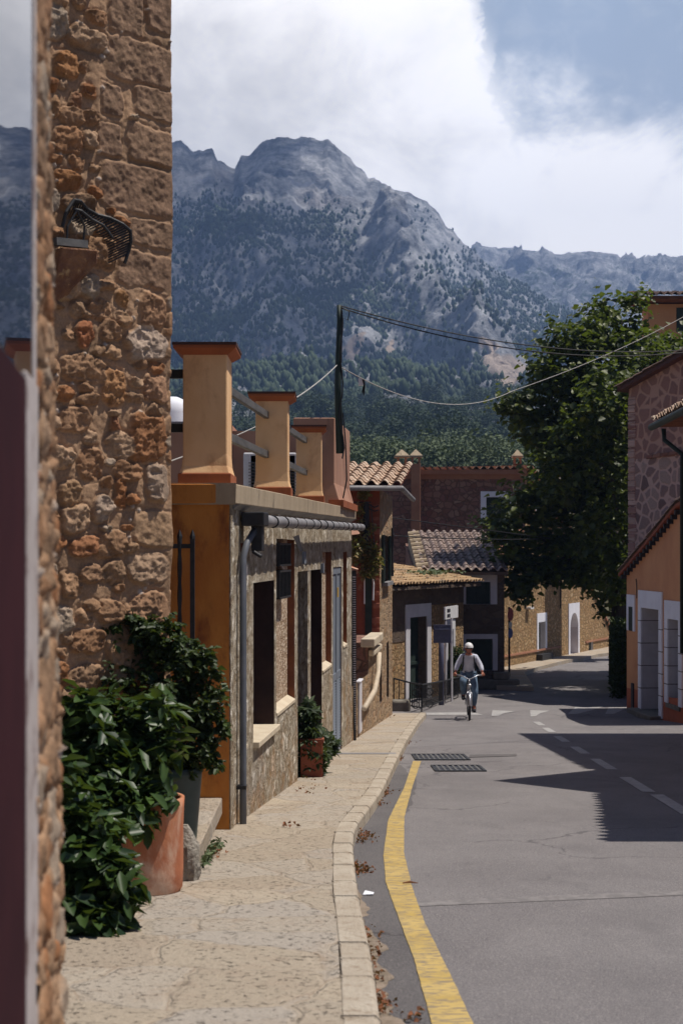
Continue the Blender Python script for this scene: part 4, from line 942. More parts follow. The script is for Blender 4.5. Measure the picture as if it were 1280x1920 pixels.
# iron gate post on the orange end wall
gt_=thing('iron_gate','dark iron gate bars with spear tips in front of the orange end wall','gate',(WX(345,11.4),11.4,g(11.4)+.12))
m_=MB(); Yq=11.4
for (x,tw) in((337,1),(361,0)):
    X=WX(x,Yq); zt_=WZ(1010,Yq); zb_=g(Yq)+.12
    if tw: m_.tube([(X,Yq,zb_+(zt_-zb_)*i/60) for i in range(61)],[.013+.006*abs(math.sin(i*.55)) for i in range(61)],6)
    else: m_.box((X,Yq,(zt_+zb_)/2),(.036,.036,zt_-zb_))
    m_.tube([(X,Yq,zt_-.03),(X,Yq,zt_+.02),(X,Yq,zt_+.075)],[.018,.022,.002],4)
m_.build('bars','dark_iron',gt_)
m_=MB(); z_=WZ(1024,Yq); m_.box((WX(330,Yq)-.25,Yq,z_),(.8,.02,.036)); z_=WZ(1207,Yq); m_.box((WX(349,Yq),Yq,z_-.03),(.14,.02,.11)); m_.split('crossbar','dark_iron',gt_)
st=thing('entrance_step','pale stone step at the foot of the orange end wall','step',gp(400,1580,.12)); s0=gp(372,1625,.12); s1=gp(418,1553,.12); m_=MB(); m_.prism([(s0.x,s0.y),(s1.x,s1.y),(s1.x-1.2,s1.y+.1),(s0.x-1.2,s0.y)],[g(s0.y)+.1]*4,[g(s0.y)+.24]*4); m_.build('step_stone','paving',st,bevel=.01)
# utility pole
up=thing('utility_pole','thin dark pole strapped to the pink corner of the roof room, carrying cables','pole',(WX(632,22),21.6,1.5)); m_=MB(); Yp=20.75
m_.tube([(WX(633,Yp)+.03,Yp,WZ(850,Yp)),(WX(633,Yp),Yp,WZ(720,Yp)),(WX(636,Yp),Yp,WZ(600,Yp)),(WX(635,Yp),Yp,WZ(572,Yp))],[.055,.05,.034,.03],8); m_.build('shaft','dark_green_paint',up,True)
m_=MB(); m_.tube([(WX(636+5*math.sin(i*1.1)*(.5 if i<9 else 1),Yp)+.03,Yp-.05+.04*math.cos(i),WZ(580+i*20,Yp)) for i in range(15)],.012,5); m_.tube([(WX(638,Yp),Yp,WZ(575,Yp)),(WX(655,Yp),Yp-.02,WZ(585,Yp)),(WX(652,Yp),Yp,WZ(600,Yp)),(WX(641,Yp),Yp,WZ(595,Yp)),(WX(640,Yp),Yp,WZ(680,Yp))],.009,5)
m_.tube([(WX(640,Yp)+.02,Yp-.08,WZ(775,Yp)),(WX(645,Yp)+.02,Yp-.1,WZ(830,Yp)),(WX(646,Yp)+.03,Yp-.1,WZ(900,Yp)),(WX(643,Yp),Yp-.1,WZ(935,Yp))],.011,5); m_.build('strapped_cable','cable',up)
def wire(name,label,pts,sag,r,mat,n=24):
    o=MB(); 
    for (p,q,s_) in pts:
        p=Vector(p); q=Vector(q); o.tube([p.lerp(q,i/n)-Vector((0,0,s_*4*(i/n)*(1-i/n))) for i in range(n+1)],r,5)
    return tag(o.build(name,mat),label,'cable','cables over the street')
pt=(WX(637,Yp),Yp,WZ(573,Yp)); 
wire('overhead_cable','thick black twisted cable from the pole top across to the right edge',[(pt,(WX(1330,26),26,WZ(652,26)),.30),((pt[0],pt[1],pt[2]-.03),(WX(1330,26),26.1,WZ(653,26)),.36)],0,.010,'cable')
pm=(WX(632,Yp),Yp,WZ(684,Yp))
wire('rope','pale rope sagging from the pole towards the plane tree and the upper right roof',[(pm,(WX(960,30),30,WZ(733,30)),.42),((WX(960,30),30,WZ(733,30)),(WX(1300,36),36,WZ(583,36)),.12)],0,.008,'pale_rope')
wire('rope','pale rope from the pole down to the second pillar',[(pm,(WX(545,16),16,WZ(752,16)),.03)],0,.008,'pale_rope')
wire('rope','pale cord stretched low behind the terrace pillars',[((WX(500,18),18,WZ(790,18)),(WX(310,12.6),12.6,WZ(868,12.6)),.02)],0,.006,'pale_rope')
hb=thing('junction_box','small white box with dangling wires hung on the rope beside the pole','box',(WX(679,22),22,WZ(720,22))); m_=MB(); m_.box((WX(676,21.8),21.8,WZ(716,21.8)),(.07,.05,.11)); m_.build('casing','white_metal',hb); m_=MB()
for k_ in range(4): m_.tube([(WX(679+k_,21.8),21.75,WZ(712,21.8)),(WX(682+k_*.6,21.8),21.75,WZ(722,21.8)),(WX(678+k_*1.4,21.8),21.75,WZ(736+k_*2,21.8))],.006,4)
m_.build('loose_wire','cable',hb)

# ================================================================ LEFT: second building (stone, tiled eave)
def X2(Y): return -2.25+.103*Y
P2=Plane((X2(23.5),23.5),(X2(33.4),33.4),(1,0)); L2=P2.L
h2=thing('stone_row_house','narrow stone house with red plastered front and tiled eave, beyond the orange terrace','house',(X2(30),30,g(30)))
u_a=P2.u_px(690); u_b=P2.u_px(711.5); Yb=P2.Y(u_b); Ya=P2.Y(u_a)
top=lambda u: (-.72 if u<u_a else (-.12 if u<u_b else 0))
zb2=lambda u:g(P2.Y(u))-.05
zE=E+1.35
wall(P2,0,u_a,zb2,lambda u:-.62-.02*u,brk=[1,2,3]).build('yard_wall','stone_side',h2)
wA=op(P2,711,715.5,1228,1322,.2); wB=op(P2,724.5,728.5,1205,1312,.2); wC=op(P2,716.5,727,1003,1092,.12)
wall(P2,u_a,u_b-.0,zb2,lambda u:-.12,brk=[u_a+.8]).build('annex_wall','stone_side',h2)
wall(P2,u_b,L2,zb2,lambda u:zE-.05,[q for q in(wA,wB,wC) if q[0]>u_b-.3],brk=[u_b+1]).build('street_wall','stone_side',h2)
reveals(P2,(wB,wC,wA),'stone_brown',h2)
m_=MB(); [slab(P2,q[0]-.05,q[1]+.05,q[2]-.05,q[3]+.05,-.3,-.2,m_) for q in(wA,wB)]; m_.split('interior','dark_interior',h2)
um=(wC[0]+wC[1])/2
for (a,b) in((wC[0]-.35,wC[0]+.02),(wC[1]-.02,wC[1]+.30)):
    m_=MB(); slab(P2,a,b,wC[2],wC[3],.01,.05,m_)
    for k_ in range(24): z_=wC[2]+.06+k_*(wC[3]-wC[2]-.1)/24; slab(P2,a+.04,b-.04,z_,z_+.02,.05,.06,m_)
    m_.build('shutter','dark_green_paint',h2)
m_=MB(); slab(P2,wC[0],wC[1],wC[2],wC[3],-.1,-.06,m_); wo=m_.build('window','window_glass',h2)
m_=MB(); slab(P2,wC[0]-.1,wC[1]+.1,wC[2]-.08,wC[2],-.1,.12,m_); m_.build('window_sill','zinc',wo)
# street-facing end walls (look towards the camera)
fx=X2(Yb); m_=MB(); m_.quad((-5,Yb,-2.6),(fx-.005,Yb,-2.6),(fx-.005,Yb,zE-.05),(-5,Yb,zE-.05)); m_.quad((-5,Yb,zE-.05),(fx,Yb,zE-.05),(X2(33.4),33.4,zE-.05),(-5,33.4,zE-.05)); m_.quad((-5,33.4,-2.6),(X2(33.4),33.4,-2.6),(X2(33.4),33.4,zE-.05),(-5,33.4,zE-.05)); m_.build('front_wall','red_plaster',h2)
m_=MB(); 
rq=random.Random(2)
for k_ in range(11):
    z=-.05+k_*.26+rq.uniform(-.04,.04); w_=rq.uniform(.10,.26); m_.box((fx-w_/2,Yb-.002,z),(w_,.02,rq.uniform(.07,.14)))
m_.split('quoin','quoin_red',h2,bevel=.015)
m_=MB(); m_.quad((-4,Ya,-2.6),(X2(Ya)-.005,Ya,-2.6),(X2(Ya)-.005,Ya,-.1),(-4,Ya,-.1)); m_.quad((-4,Ya,-.12),(X2(Ya),Ya,-.12),(fx,Yb,-.12),(-4,Yb,-.12)); m_.build('annex_front_wall','stone_dark',h2)
# annex window shutters (green) facing the street corner
m_=MB(); xs0=WX(684,Yb-.1); xs1=WX(697,Yb-.1); m_.box(((xs0+xs1)/2,Yb-.03,(WZ(1060,Yb)+WZ(1188,Yb))/2),(xs1-xs0,.05,WZ(1060,Yb)-WZ(1188,Yb))); m_.build('corner_shutter','dark_green_paint',h2)
m_=MB(); m_.box((xs0-.01,Yb-.08,(WZ(1062,Yb)+WZ(1130,Yb))/2),(.03,.03,.8)); m_.tube([(WX(697,Yb),Yb-.1,WZ(1075,Yb)),(WX(700,Yb),Yb-.14,WZ(1095,Yb)),(WX(699,Yb),Yb-.14,WZ(1125,Yb))],.018,6); m_.build('shutter_trim','white_metal',h2)
# balcony slab, awning box, cream pipe
m_=MB(); uu=P2.u_px(690); slab(P2,P2.u_px(686),P2.u_px(703),-.16,.0,-.1,.16,m_); m_.build('window_ledge','cream_stone',h2,bevel=.02)
m_=MB(); slab(P2,P2.u_px(690),P2.u_px(705),-.36,-.24,.0,.12,m_); m_.build('awning_box','cream_stone',h2,bevel=.03)
m_=MB(); m_.tube([P2.P(P2.u_px(699),-.38,.12),P2.P(P2.u_px(697),-.75,.12),P2.P(P2.u_px(690),-1.0,.12),P2.P(P2.u_px(672),-1.12,.1)],.05,10); m_.build('drain_pipe','cream_pipe',h2,True)
m_=MB(); slab(P2,P2.u_px(670),P2.u_px(674),g(27)+.35,-.66,.0,.045,m_); slab(P2,P2.u_px(669.5),P2.u_px(675),-.66,-.62,-.03,.06,m_); m_.build('meter_cabinet','grey_white',h2,bevel=.02)
# tiled roof: front eave faces the camera, slopes up away
yE=Yb-.45; xR=X2(yE)+.42; sl_=.155
d1=Vector((-1,0,0)); d2=Vector((.103,1,sl_)).normalized()
tile_roof('roof','tile_warm',h2,(xR+.05,yE,zE+.03),d1,4.2,d2,4.6,.27,.42,.06,1,8)
m_=MB(); pp=[(xR,yE),(xR+.103*4.4,yE+4.4),(-4,yE+4.4),(-4,yE)]; m_.prism(pp,[zE-.09,zE-.09+sl_*4.4,zE-.09+sl_*4.4,zE-.09],[zE-.01,zE-.01+sl_*4.4,zE-.01+sl_*4.4,zE-.01]); m_.build('roof_deck','red_plaster',h2)
m_=MB(); m_.tube([(-3.5,yE-.07,zE-.03),(xR+.05,yE-.07,zE-.05)],.055,10); m_.tube([(xR+.06,yE-.06,zE-.05),(xR+.07+.103*4.4,yE+4.4,zE-.12)],.055,10); m_.build('gutter','zinc',h2,True)
m_=MB(); pz=WX(686,yE+.3)
m_.tube([(pz,yE+.2,WZ(940,yE)),(pz,yE+.2,WZ(1015,yE))],.05,8); m_.tube([(pz-.7,yE+.2,WZ(941,yE)),(pz+.1,yE+.2,WZ(941,yE))],.014,6); m_.tube([(pz+.05,yE+.2,WZ(945,yE)),(pz+.17,yE+.15,WZ(951,yE)),(pz+.25,yE+.1,WZ(948,yE))],.014,6); m_.tube([(pz+.05,yE+.2,WZ(953,yE)),(pz+.17,yE+.15,WZ(958,yE)),(pz+.25,yE+.1,WZ(956,yE))],.014,6); m_.build('cable_post','dark_iron',h2)
m_=MB(); m_.tube([P2.P(P2.u_px(731),WZ(990,33)-0,.05),P2.P(P2.u_px(731.3),WZ(1080,33),.05)],.03,6); m_.build('corner_pipe','dark_iron',h2)
# slatted dark strip hanging at the joint between both houses
sg=thing('slatted_blind','tall dark striped blind hanging at the joint between the two left houses','blind',P1.P(LT,-1,.1)); m_=MB(); xb0=WX(661,23.75); 
for k_ in range(80): z=WZ(1082,23.75)-k_*.038; m_.box((xb0+.0,23.77,z),(.10,.03,.016),0)
m_.build('slat','grey_white',sg); m_=MB(); m_.box((xb0,23.81,WZ(1235,23.75)),(.12,.03,2.95)); m_.build('backing','dark_iron',sg)
m_=MB(); m_.tube([(xb0-.02,23.71,WZ(1080,23.75)),(xb0-.01,23.71,WZ(1270,23.75)),(xb0+.04,23.69,WZ(1400,23.75))],.02,6); m_.build('cord','dark_iron',sg)
sa=thing('small_awning','small pale pyramid awning sticking out beside the end of the gutter','awning',(WX(662,25),25,WZ(990,25))); m_=MB(); m_.add([(WX(656,25),25,WZ(978,25)),(WX(674,24.6),24.6,WZ(1001,24.6)),(WX(656,24.6),24.6,WZ(1003,24.6)),(WX(656,25.6),25.6,WZ(1000,25.6)),(WX(674,25.6),25.6,WZ(999,25.6))],[(0,2,1),(0,1,4),(0,4,3),(1,2,3,4)]); m_.build('cloth','pink_plaster',sa)
sa=thing('tile_hood','small terracotta tile hood above the striped blind','hood',(WX(662,25),25,WZ(1070,25))); m_=MB(); m_.add([(WX(655,24.5),24.5,WZ(1063,24.5)),(WX(671,24.5),24.5,WZ(1068,24.5)),(WX(671,24.5),24.5,WZ(1075,24.5)),(WX(655,24.5),24.5,WZ(1080,24.5)),(WX(655,25),25,WZ(1060,25)),(WX(671,25),25,WZ(1066,25))],[(0,3,2,1),(0,1,5,4),(1,2,5)]); m_.build('hood_tiles','terracotta',sa)
# ================================================================ CENTRE: low house with the door, and its taller neighbour
def vec2(pl,u,o=0): q=pl.p0+pl.d*u+pl.n*o; return (q.x,q.y)
PC=Plane((WX(731,38.2),38.2),(WX(868,42.5),42.5),(.5,-1))
hc=thing('corner_house','low stone house with mossy sunlit tile roof and tall framed door behind the railing','house',(WX(735,38.2),38.2,g(38.2)))
zEc=WZ(1094,40.5)
dC=op(PC,767,799,1158,1318,.35); dC=(dC[0],dC[1],dC[2],dC[3],.3)
dC2=op(PC,838,848,1175,1300,.2)
wall(PC,-2.5,PC.L,lambda u:-3.1,lambda u:zEc-.02,[dC,dC2]).build('street_wall','stone_sunny',hc)
# upper band of the wall is darker brown, down from the eave
m_=MB(); slab(PC,-2.5,dC[0]-.3,zEc-1.55,zEc-.05,-.02,.012,m_); slab(PC,dC[0]-.3,PC.L,dC[3]+.3,zEc-.05,-.02,.012,m_); m_.build('upper_band','stone_brown',hc)
reveals(PC,(dC,dC2),'stone_brown',hc)
surround(PC,dC,.27,.03,.36).build('door_surround','grey_white',hc); surround(PC,dC2,.14,.03,.2).build('gate_surround','grey_white',hc)
m_=MB(); slab(PC,dC[0]-.02,dC[1]+.02,dC[2]-.2,dC[3]+.02,-.32,-.26,m_); slab(PC,dC[0]+.42,dC[0]+.50,dC[2],dC[3],-.26,-.22,m_); slab(PC,dC[0],dC[1],dC[2]+1.0,dC[2]+1.08,-.26,-.22,m_); m_.build('door','dark_green_paint',hc); m_=MB(); slab(PC,dC2[0],dC2[1],dC2[2]-.1,dC2[3],-.2,-.15,m_); m_.build('gate','dark_green_paint',hc)
bk=[vec2(PC,-2.5),vec2(PC,PC.L),vec2(PC,PC.L+.0,-5),vec2(PC,-2.5,-5)]
m_=MB(); m_.prism([vec2(PC,-2.49,-.4),vec2(PC,PC.L-.01,-.4),vec2(PC,PC.L-.01,-5),vec2(PC,-2.49,-5)],-3.2,zEc-.05); m_.build('rear_wall','stone_brown',hc)
dcu=Vector((PC.d.x,PC.d.y,0)); dcv=Vector((-PC.n.x,-PC.n.y,.16)).normalized()
e0=Vector(vec2(PC,-2.6,.45)+(zEc+.03,))
tile_roof('roof','tile_gold',hc,e0,dcu,PC.L+3.0,dcv,5.4,.2,.36,.045,3,6)
m_=MB(); r0=[vec2(PC,-2.6,.43),vec2(PC,PC.L+.35,.43),vec2(PC,PC.L+.35,-5),vec2(PC,-2.6,-5)]; h_=.16*5.43; m_.prism(r0,[zEc-.12,zEc-.12,zEc-.12+h_,zEc-.12+h_],[zEc-.035,zEc-.035,zEc-.035+h_,zEc-.035+h_]); m_.build('roof_deck','stone_brown',hc)
leaves('moss','leaf_olive',hc,[Vector(vec2(PC,3.6+rnd.gauss(0,.6),-.6+rnd.gauss(0,.45))+(zEc+.29+rnd.random()*.03,)) for _ in range(260)],.11,.6,5,2)
# neighbour
PD=Plane((WX(850,43.6),43.6),(WX(945,43.6),43.6),(0,-1))
hd=thing('shaded_house','two storey house in deep shade with white framed openings and a grey tile roof','house',(WX(905,43.6),43.6,g(43.6)))
zEd=WZ(1072,43.0); wU=op(PD,873,919,1091,1133,.25); wL=op(PD,873,923,1198,1257,.3); lx=-1.2
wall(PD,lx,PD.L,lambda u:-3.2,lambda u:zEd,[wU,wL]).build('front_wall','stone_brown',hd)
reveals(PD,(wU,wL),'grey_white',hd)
surround(PD,wU,.20,.03,.32).build('window_surround','grey_white',hd); surround(PD,wL,.15,.03,.15).build('window_surround','grey_white',hd)
for q in(wU,wL):
    m_=MB(); slab(PD,q[0],q[1],q[2],q[3],-.25,-.2,m_); slab(PD,(q[0]+q[1])/2-.03,(q[0]+q[1])/2+.03,q[2],q[3],-.2,-.17,m_); m_.build('window','dark_green_paint',hd)
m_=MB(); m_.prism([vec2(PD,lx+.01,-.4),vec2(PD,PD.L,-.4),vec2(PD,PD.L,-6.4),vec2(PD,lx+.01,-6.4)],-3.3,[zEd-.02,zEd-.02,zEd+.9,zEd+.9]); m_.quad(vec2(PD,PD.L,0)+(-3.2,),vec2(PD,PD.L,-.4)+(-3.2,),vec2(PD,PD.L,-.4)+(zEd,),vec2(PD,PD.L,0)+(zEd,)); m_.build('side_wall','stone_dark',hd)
tile_roof('roof','tile_grey',hd,(WX(790,43),43.1,zEd+.05),(1,0,0),WX(952,43.1)-WX(790,43.1),Vector((0,1,.20)).normalized(),6.4,.27,.40,.06,5,8)
m_=MB(); xa,xb=WX(790,43.1),WX(952,43.1); m_.prism([(xa,43.12),(xb,43.12),(xb,49.3),(xa,49.3)],[zEd-.1,zEd-.1,zEd+1.12,zEd+1.12],[zEd-.01,zEd-.01,zEd+1.23,zEd+1.23]); m_.build('roof_deck','stone_brown',hd)
# sloping verge on its left, and wooden shade box on the balcony
m_=MB()
for k_ in range(9): t=k_/8; m_.tube([(xa-.05-.10,43.5+5.2*t,zEd+.16+1.04*t),(xa+.22,43.5+5.2*t+.02,zEd+.2+1.04*t)],.09,8)
m_.prism([(xa-.12,43.2),(xa+.0,43.2),(xa+.0,49.2),(xa-.12,49.2)],[zEd-.45,zEd-.45,zEd+.75,zEd+.75],[zEd+.10,zEd+.10,zEd+1.28,zEd+1.28]); m_.build('verge_tiles','ledge_concrete',hd)
m_=MB(); m_.box((WX(915,43.2),43.35,g(43.5)+.16),(1.9,.35,.3)); m_.box((WX(940,43.2),43.34,g(43.5)+.42),(.5,.3,.22)); m_.build('stone_bench','concrete',hd,bevel=.04)

# big stone house behind
BD=thing('tall_stone_house','large reddish stone house in shade with tile edged eave and a white framed upper window','house',(WX(850,60),60,g(60)))
PB=Plane((WX(700,60),60),(WX(984,60),60),(0,-1)); zB=WZ(880,60)
wB_=op(PB,911,947,932,982,.3)
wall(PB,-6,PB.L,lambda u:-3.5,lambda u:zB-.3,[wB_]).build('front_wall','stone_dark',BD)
surround(PB,wB_,.24,.04,.24).build('window_surround','white_paint',BD); m_=MB(); reveal(PB,wB_,0,m_); m_.build('reveals','grey_white',BD)
m_=MB(); slab(PB,wB_[0],wB_[1],wB_[2],wB_[3],-.25,-.2,m_); wo=m_.build('window','dark_green_paint',BD)
m_=MB(); slab(PB,PB.u_px(719),PB.L,zB-.42,zB-.02,-.02,.07,m_); m_.build('cornice','cornice',BD)
PBr=Plane((WX(984,60),60),(WX(984,60)+3.4,69),(1,0))
wall(PBr,0,PBr.L,lambda u:-3.5,lambda u:zB-.1-.30*u).build('side_wall','stone_sunny',BD)  # sunlight put into the colour: paler stone than the shaded front
m_=MB(); slab(PBr,PBr.u_px(1003),PBr.u_px(1012),WZ(985,62.5),WZ(925,62.5),-.02,.04,m_); m_.build('side_window','white_paint',BD)
m_=MB(); pv=[PBr.P(-.2,zB+.0,.35),PBr.P(PBr.L,zB-.1-.30*PBr.L,.35),PBr.P(PBr.L,zB-.1-.30*PBr.L,-8),PBr.P(-.2,zB+.0,-8)]; m_.add([p for p in pv]+[p+Vector((0,0,.16)) for p in pv],[(0,1,2,3)[::-1],(4,5,6,7),(0,1,5,4),(1,2,6,5),(2,3,7,6),(3,0,4,7)]); m_.build('side_roof','cornice',BD)
tile_roof('roof','tile_warm',BD,(WX(718,59.7),59.7,zB+.02),(1,0,0),WX(987,59.7)-WX(718,59.7),Vector((0,1,.02)).normalized(),.9,.32,.42,.075,8,8)
m_=MB(); m_.prism([(WX(700,60)-6,59.75),(WX(985,60),59.75),(WX(985,60),66),(WX(700,60)-6,66)],zB-.22,[zB-.02,zB-.02,zB-.04,zB-.04]); m_.build('roof_deck','cornice',BD)
def chimney(x0,x1,Y,y0,y1,mat,parent,capy,long=False):
    xa,xb=WX(x0,Y),WX(x1,Y); w=xb-xa; c=(xa+xb)/2; z1=WZ(y1,Y); z0=WZ(y0,Y); m=MB(); m.box((c,Y+w/2,(z0+z1)/2),(w,w,z1-z0)); o=m.build('chimney',mat,parent,bevel=.02)
    m=MB(); 
    for(i,j) in((-1,-1),(1,-1),(1,1),(-1,1)): m.box((c+i*w*.38,Y+w/2+j*w*.38,z1+.13),(w*.2,w*.2,.26))
    m.split('cap_post','cornice',o)
    m=MB(); a=w*.72; t=z1+.26; m.add([(c-a,Y+w/2-a,t),(c+a,Y+w/2-a,t),(c+a,Y+w/2+a,t),(c-a,Y+w/2+a,t),(c-a,Y+w/2-a,t+.07),(c+a,Y+w/2-a,t+.07),(c+a,Y+w/2+a,t+.07),(c-a,Y+w/2+a,t+.07),(c,Y+w/2,t+.36)],[(0,3,2,1),(0,1,5,4),(1,2,6,5),(2,3,7,6),(3,0,4,7),(4,5,8),(5,6,8),(6,7,8),(7,4,8)]); m.build('chimney_cap','ledge_concrete',o)
chimney(744,763,60.2,885,869,'reveal_brown',BD,0); chimney(771,788,59.3,1040,869,'cornice',BD,0); chimney(963,977,61,885,869,'reveal_brown',BD,0)
# sunny wall house behind the bend
a=gp(940,1258); b=gp(1150,1216); PS=Plane((a.x,a.y),(b.x,b.y),(1,-1))
hs2=thing('sunlit_stone_house','long sunlit golden stone house with arched white doorway beyond the bend','house',(a.x,a.y,g(a.y)))
us=[PS.u_px(k) for k in(945,985,1092,1108,1150)]
def tS(u):
    return float(np.interp(u,[PS.u_px(940),PS.u_px(990),PS.u_px(1095),PS.u_px(1150)],[WZ(1075,PS.Y(us[0])),WZ(985,PS.Y(us[1])),WZ(1072,PS.Y(us[2])),WZ(1197,PS.Y(us[4]))]))
wS=op(PS,1008,1021,1167,1222,.25); dS=op(PS,1067,1082,1150,1234,.35); dS=(dS[0],dS[1],g(PS.Y(dS[0]))+.08,dS[3],.35); vS=op(PS,1103,1111,1202,1222,.2)
wall(PS,-1.5,PS.L,lambda u:g(PS.Y(u))-.2,tS,[wS,dS,vS],brk=[u for u in us]).build('street_wall','stone_sunny',hs2)
reveals(PS,(wS,dS,vS),'grey_white',hs2)
surround(PS,wS,.2,.03,.35).build('window_surround','white_paint',hs2)
# arched surround
m_=MB(); ua,ub=dS[0],dS[1]; wv_=.22; rad=(ub-ua)/2; zc=dS[3]-rad; 
slab(PS,ua-wv_,ua,dS[2]-.1,zc,-.01,.035,m_); slab(PS,ub,ub+wv_,dS[2]-.1,zc,-.01,.035,m_)
N=12; ztp=dS[3]+.42
for i in range(N):
    a1,a2=math.pi-math.pi*i/N,math.pi-math.pi*(i+1)/N; um=(ua+ub)/2
    p=[(um+rad*math.cos(a1),zc+rad*math.sin(a1)),(um+rad*math.cos(a2),zc+rad*math.sin(a2))]; q=[(um+(rad+wv_)*(-1+2*(i+j)/N),ztp) for j in(0,1)]
    m_.add([PS.P(*p[0],.035),PS.P(*p[1],.035),PS.P(*q[1],.035),PS.P(*q[0],.035),PS.P(*p[0],-.3),PS.P(*p[1],-.3)],[(0,1,2,3),(0,4,5,1)])
slab(PS,ua-wv_,ua-wv_+.01,zc,ztp,-.01,.034,m_); m_.quad(PS.P(ua-wv_,zc,.035),PS.P(ua,zc,.035),PS.P(ua-wv_,ztp,.035),PS.P(ua-wv_,ztp,.035)); m_.quad(PS.P(ub+wv_,zc,.035),PS.P(ub,zc,.035),PS.P(ub+wv_,ztp,.035),PS.P(ub+wv_,ztp,.035))
m_.build('door_surround','white_paint',hs2)
m_=MB(); slab(PS,ua,ub,dS[2],dS[3]+.1,-.4,-.34,m_); m_.build('door','varnished_wood',hs2); m_=MB(); slab(PS,wS[0],wS[1],wS[2],wS[3],-.25,-.2,m_); m_.build('window','dark_green_paint',hs2); m_=MB(); slab(PS,vS[0],vS[1],vS[2],vS[3],-.2,-.1,m_); m_.build('vent_door','dark_green_paint',hs2)
m_=MB(); slab(PS,wS[0]-.25,wS[1]+.3,wS[2]-.5,wS[2]-.1,.0,.25,m_); m_.build('flower_ledge','dark_iron',hs2)
m_=MB(); n=14
for i in range(n):
    u0_,u1_=-1.4+(PS.L+1.4)*i/n,-1.4+(PS.L+1.4)*(i+1)/n
    if u1_<dS[0]-.2 or u0_>dS[1]+.2:
        z=lambda u:WZ(1233,a.y)+ (WZ(1196,b.y)-WZ(1233,a.y))*u/PS.L
        vs=[PS.P(u,z(u)+dz_,o_) for u in(u0_,u1_) for dz_ in(0,.07) for o_ in(-.01,.045)]; m_.add(vs,[(0,1,3,2),(4,6,7,5),(0,4,5,1),(2,3,7,6),(0,2,6,4),(1,5,7,3)])
m_.build('string_course','cornice',hs2)
m_=MB(); m_.tube([PS.P(PS.u_px(950),WZ(1101,PS.Y(0)),.06),PS.P(PS.u_px(985),WZ(1098,PS.Y(1)),.06)],.03,5); m_.tube([PS.P(PS.u_px(1048),WZ(1090,57),.05),PS.P(PS.u_px(1048),WZ(1144,57),.05)],.03,5); m_.build('wall_cable','dark_iron',hs2)
m_=MB(); slab(PS,PS.u_px(985),PS.u_px(991),WZ(1147,52),WZ(1143,52),0,.2,m_); m_.build('wall_lamp','white_metal',hs2)
# body and sloping coping
m_=MB(); cp=[(u,tS(u)) for u in (-1.5,us[1],us[2],PS.L)]
for (p,q) in zip(cp[:-1],cp[1:]):
    vs=[PS.P(u,z+d_,o_) for (u,z) in(p,q) for d_ in(0,.1) for o_ in(-.4,.08)]; m_.add(vs,[(0,1,3,2),(4,6,7,5),(0,4,5,1),(2,3,7,6),(0,2,6,4),(1,5,7,3)])
m_.build('coping','cornice',hs2)
m_=MB(); m_.prism([vec2(PS,-1.5,-.45),vec2(PS,PS.L,-.45),vec2(PS,PS.L,-4),vec2(PS,-1.5,-4)],-3.5,[tS(0)-.3,tS(PS.L)-.1,tS(PS.L)-.1,tS(0)-.3]); m_.build('rear_wall','stone_brown',hs2)
# its pavement
m_=MB(); mk=MB(); N=24; kp=[gp(*p) for p in((1000,1296),(992,1282),(982,1268),(1005,1258),(1040,1249),(1065,1243),(1090,1240),(1120,1232),(1152,1228))]
base=[PS.P(u,0,0) for u in np.linspace(-1.4,PS.L,len(kp))]
for i,(k_,w_) in enumerate(zip(kp,base)): m_.v+=[(w_.x-.02,w_.y,g(w_.y)+.13),(k_.x,k_.y,g(k_.y)+.13),(k_.x,k_.y,g(k_.y)-.03)]
for i in range(len(kp)-1): q=i*3; m_.f+=[(q,q+3,q+4,q+1),(q+1,q+4,q+5,q+2)]
bx_=gp(930,1294); q0=m_.v[0]; m_.add([(kp[0].x,kp[0].y,g(kp[0].y)+.13),(bx_.x,bx_.y,g(bx_.y)+.13),(q0[0]-1,q0[1],q0[2]),q0],[(0,1,2,3)]); m_.quad((bx_.x,bx_.y,g(bx_.y)-.03),(kp[0].x,kp[0].y,g(kp[0].y)-.03),(kp[0].x,kp[0].y,g(kp[0].y)+.13),(bx_.x,bx_.y,g(bx_.y)+.13))
struct(m_.build('far_pavement','paving'))
# small white porch, far
hp=thing('white_porch','tiny white arched porch with a red tile roof seen past the sunlit wall','porch',(WX(1162,72),72,g(72))); PP=Plane((WX(1146,72),72),(WX(1176,72),72),(0,-1)); ao=op(PP,1157,1169,1160,1230,.4)
wall(PP,0,PP.L,lambda u:-4,lambda u:WZ(1142,72),[ao]).build('front_wall','white_paint',hp); m_=MB(); reveal(PP,ao,0,m_); slab(PP,ao[0]-.1,ao[1]+.1,-4,WZ(1140,72),-1,-.9,m_); m_.build('recess','grey_white',hp); tile_roof('roof','tile_warm',hp,(WX(1144,72),71.7,WZ(1142,72)),(1,0,0),.9,Vector((0,1,.4)).normalized(),1.2,.28,.4,.06,2)
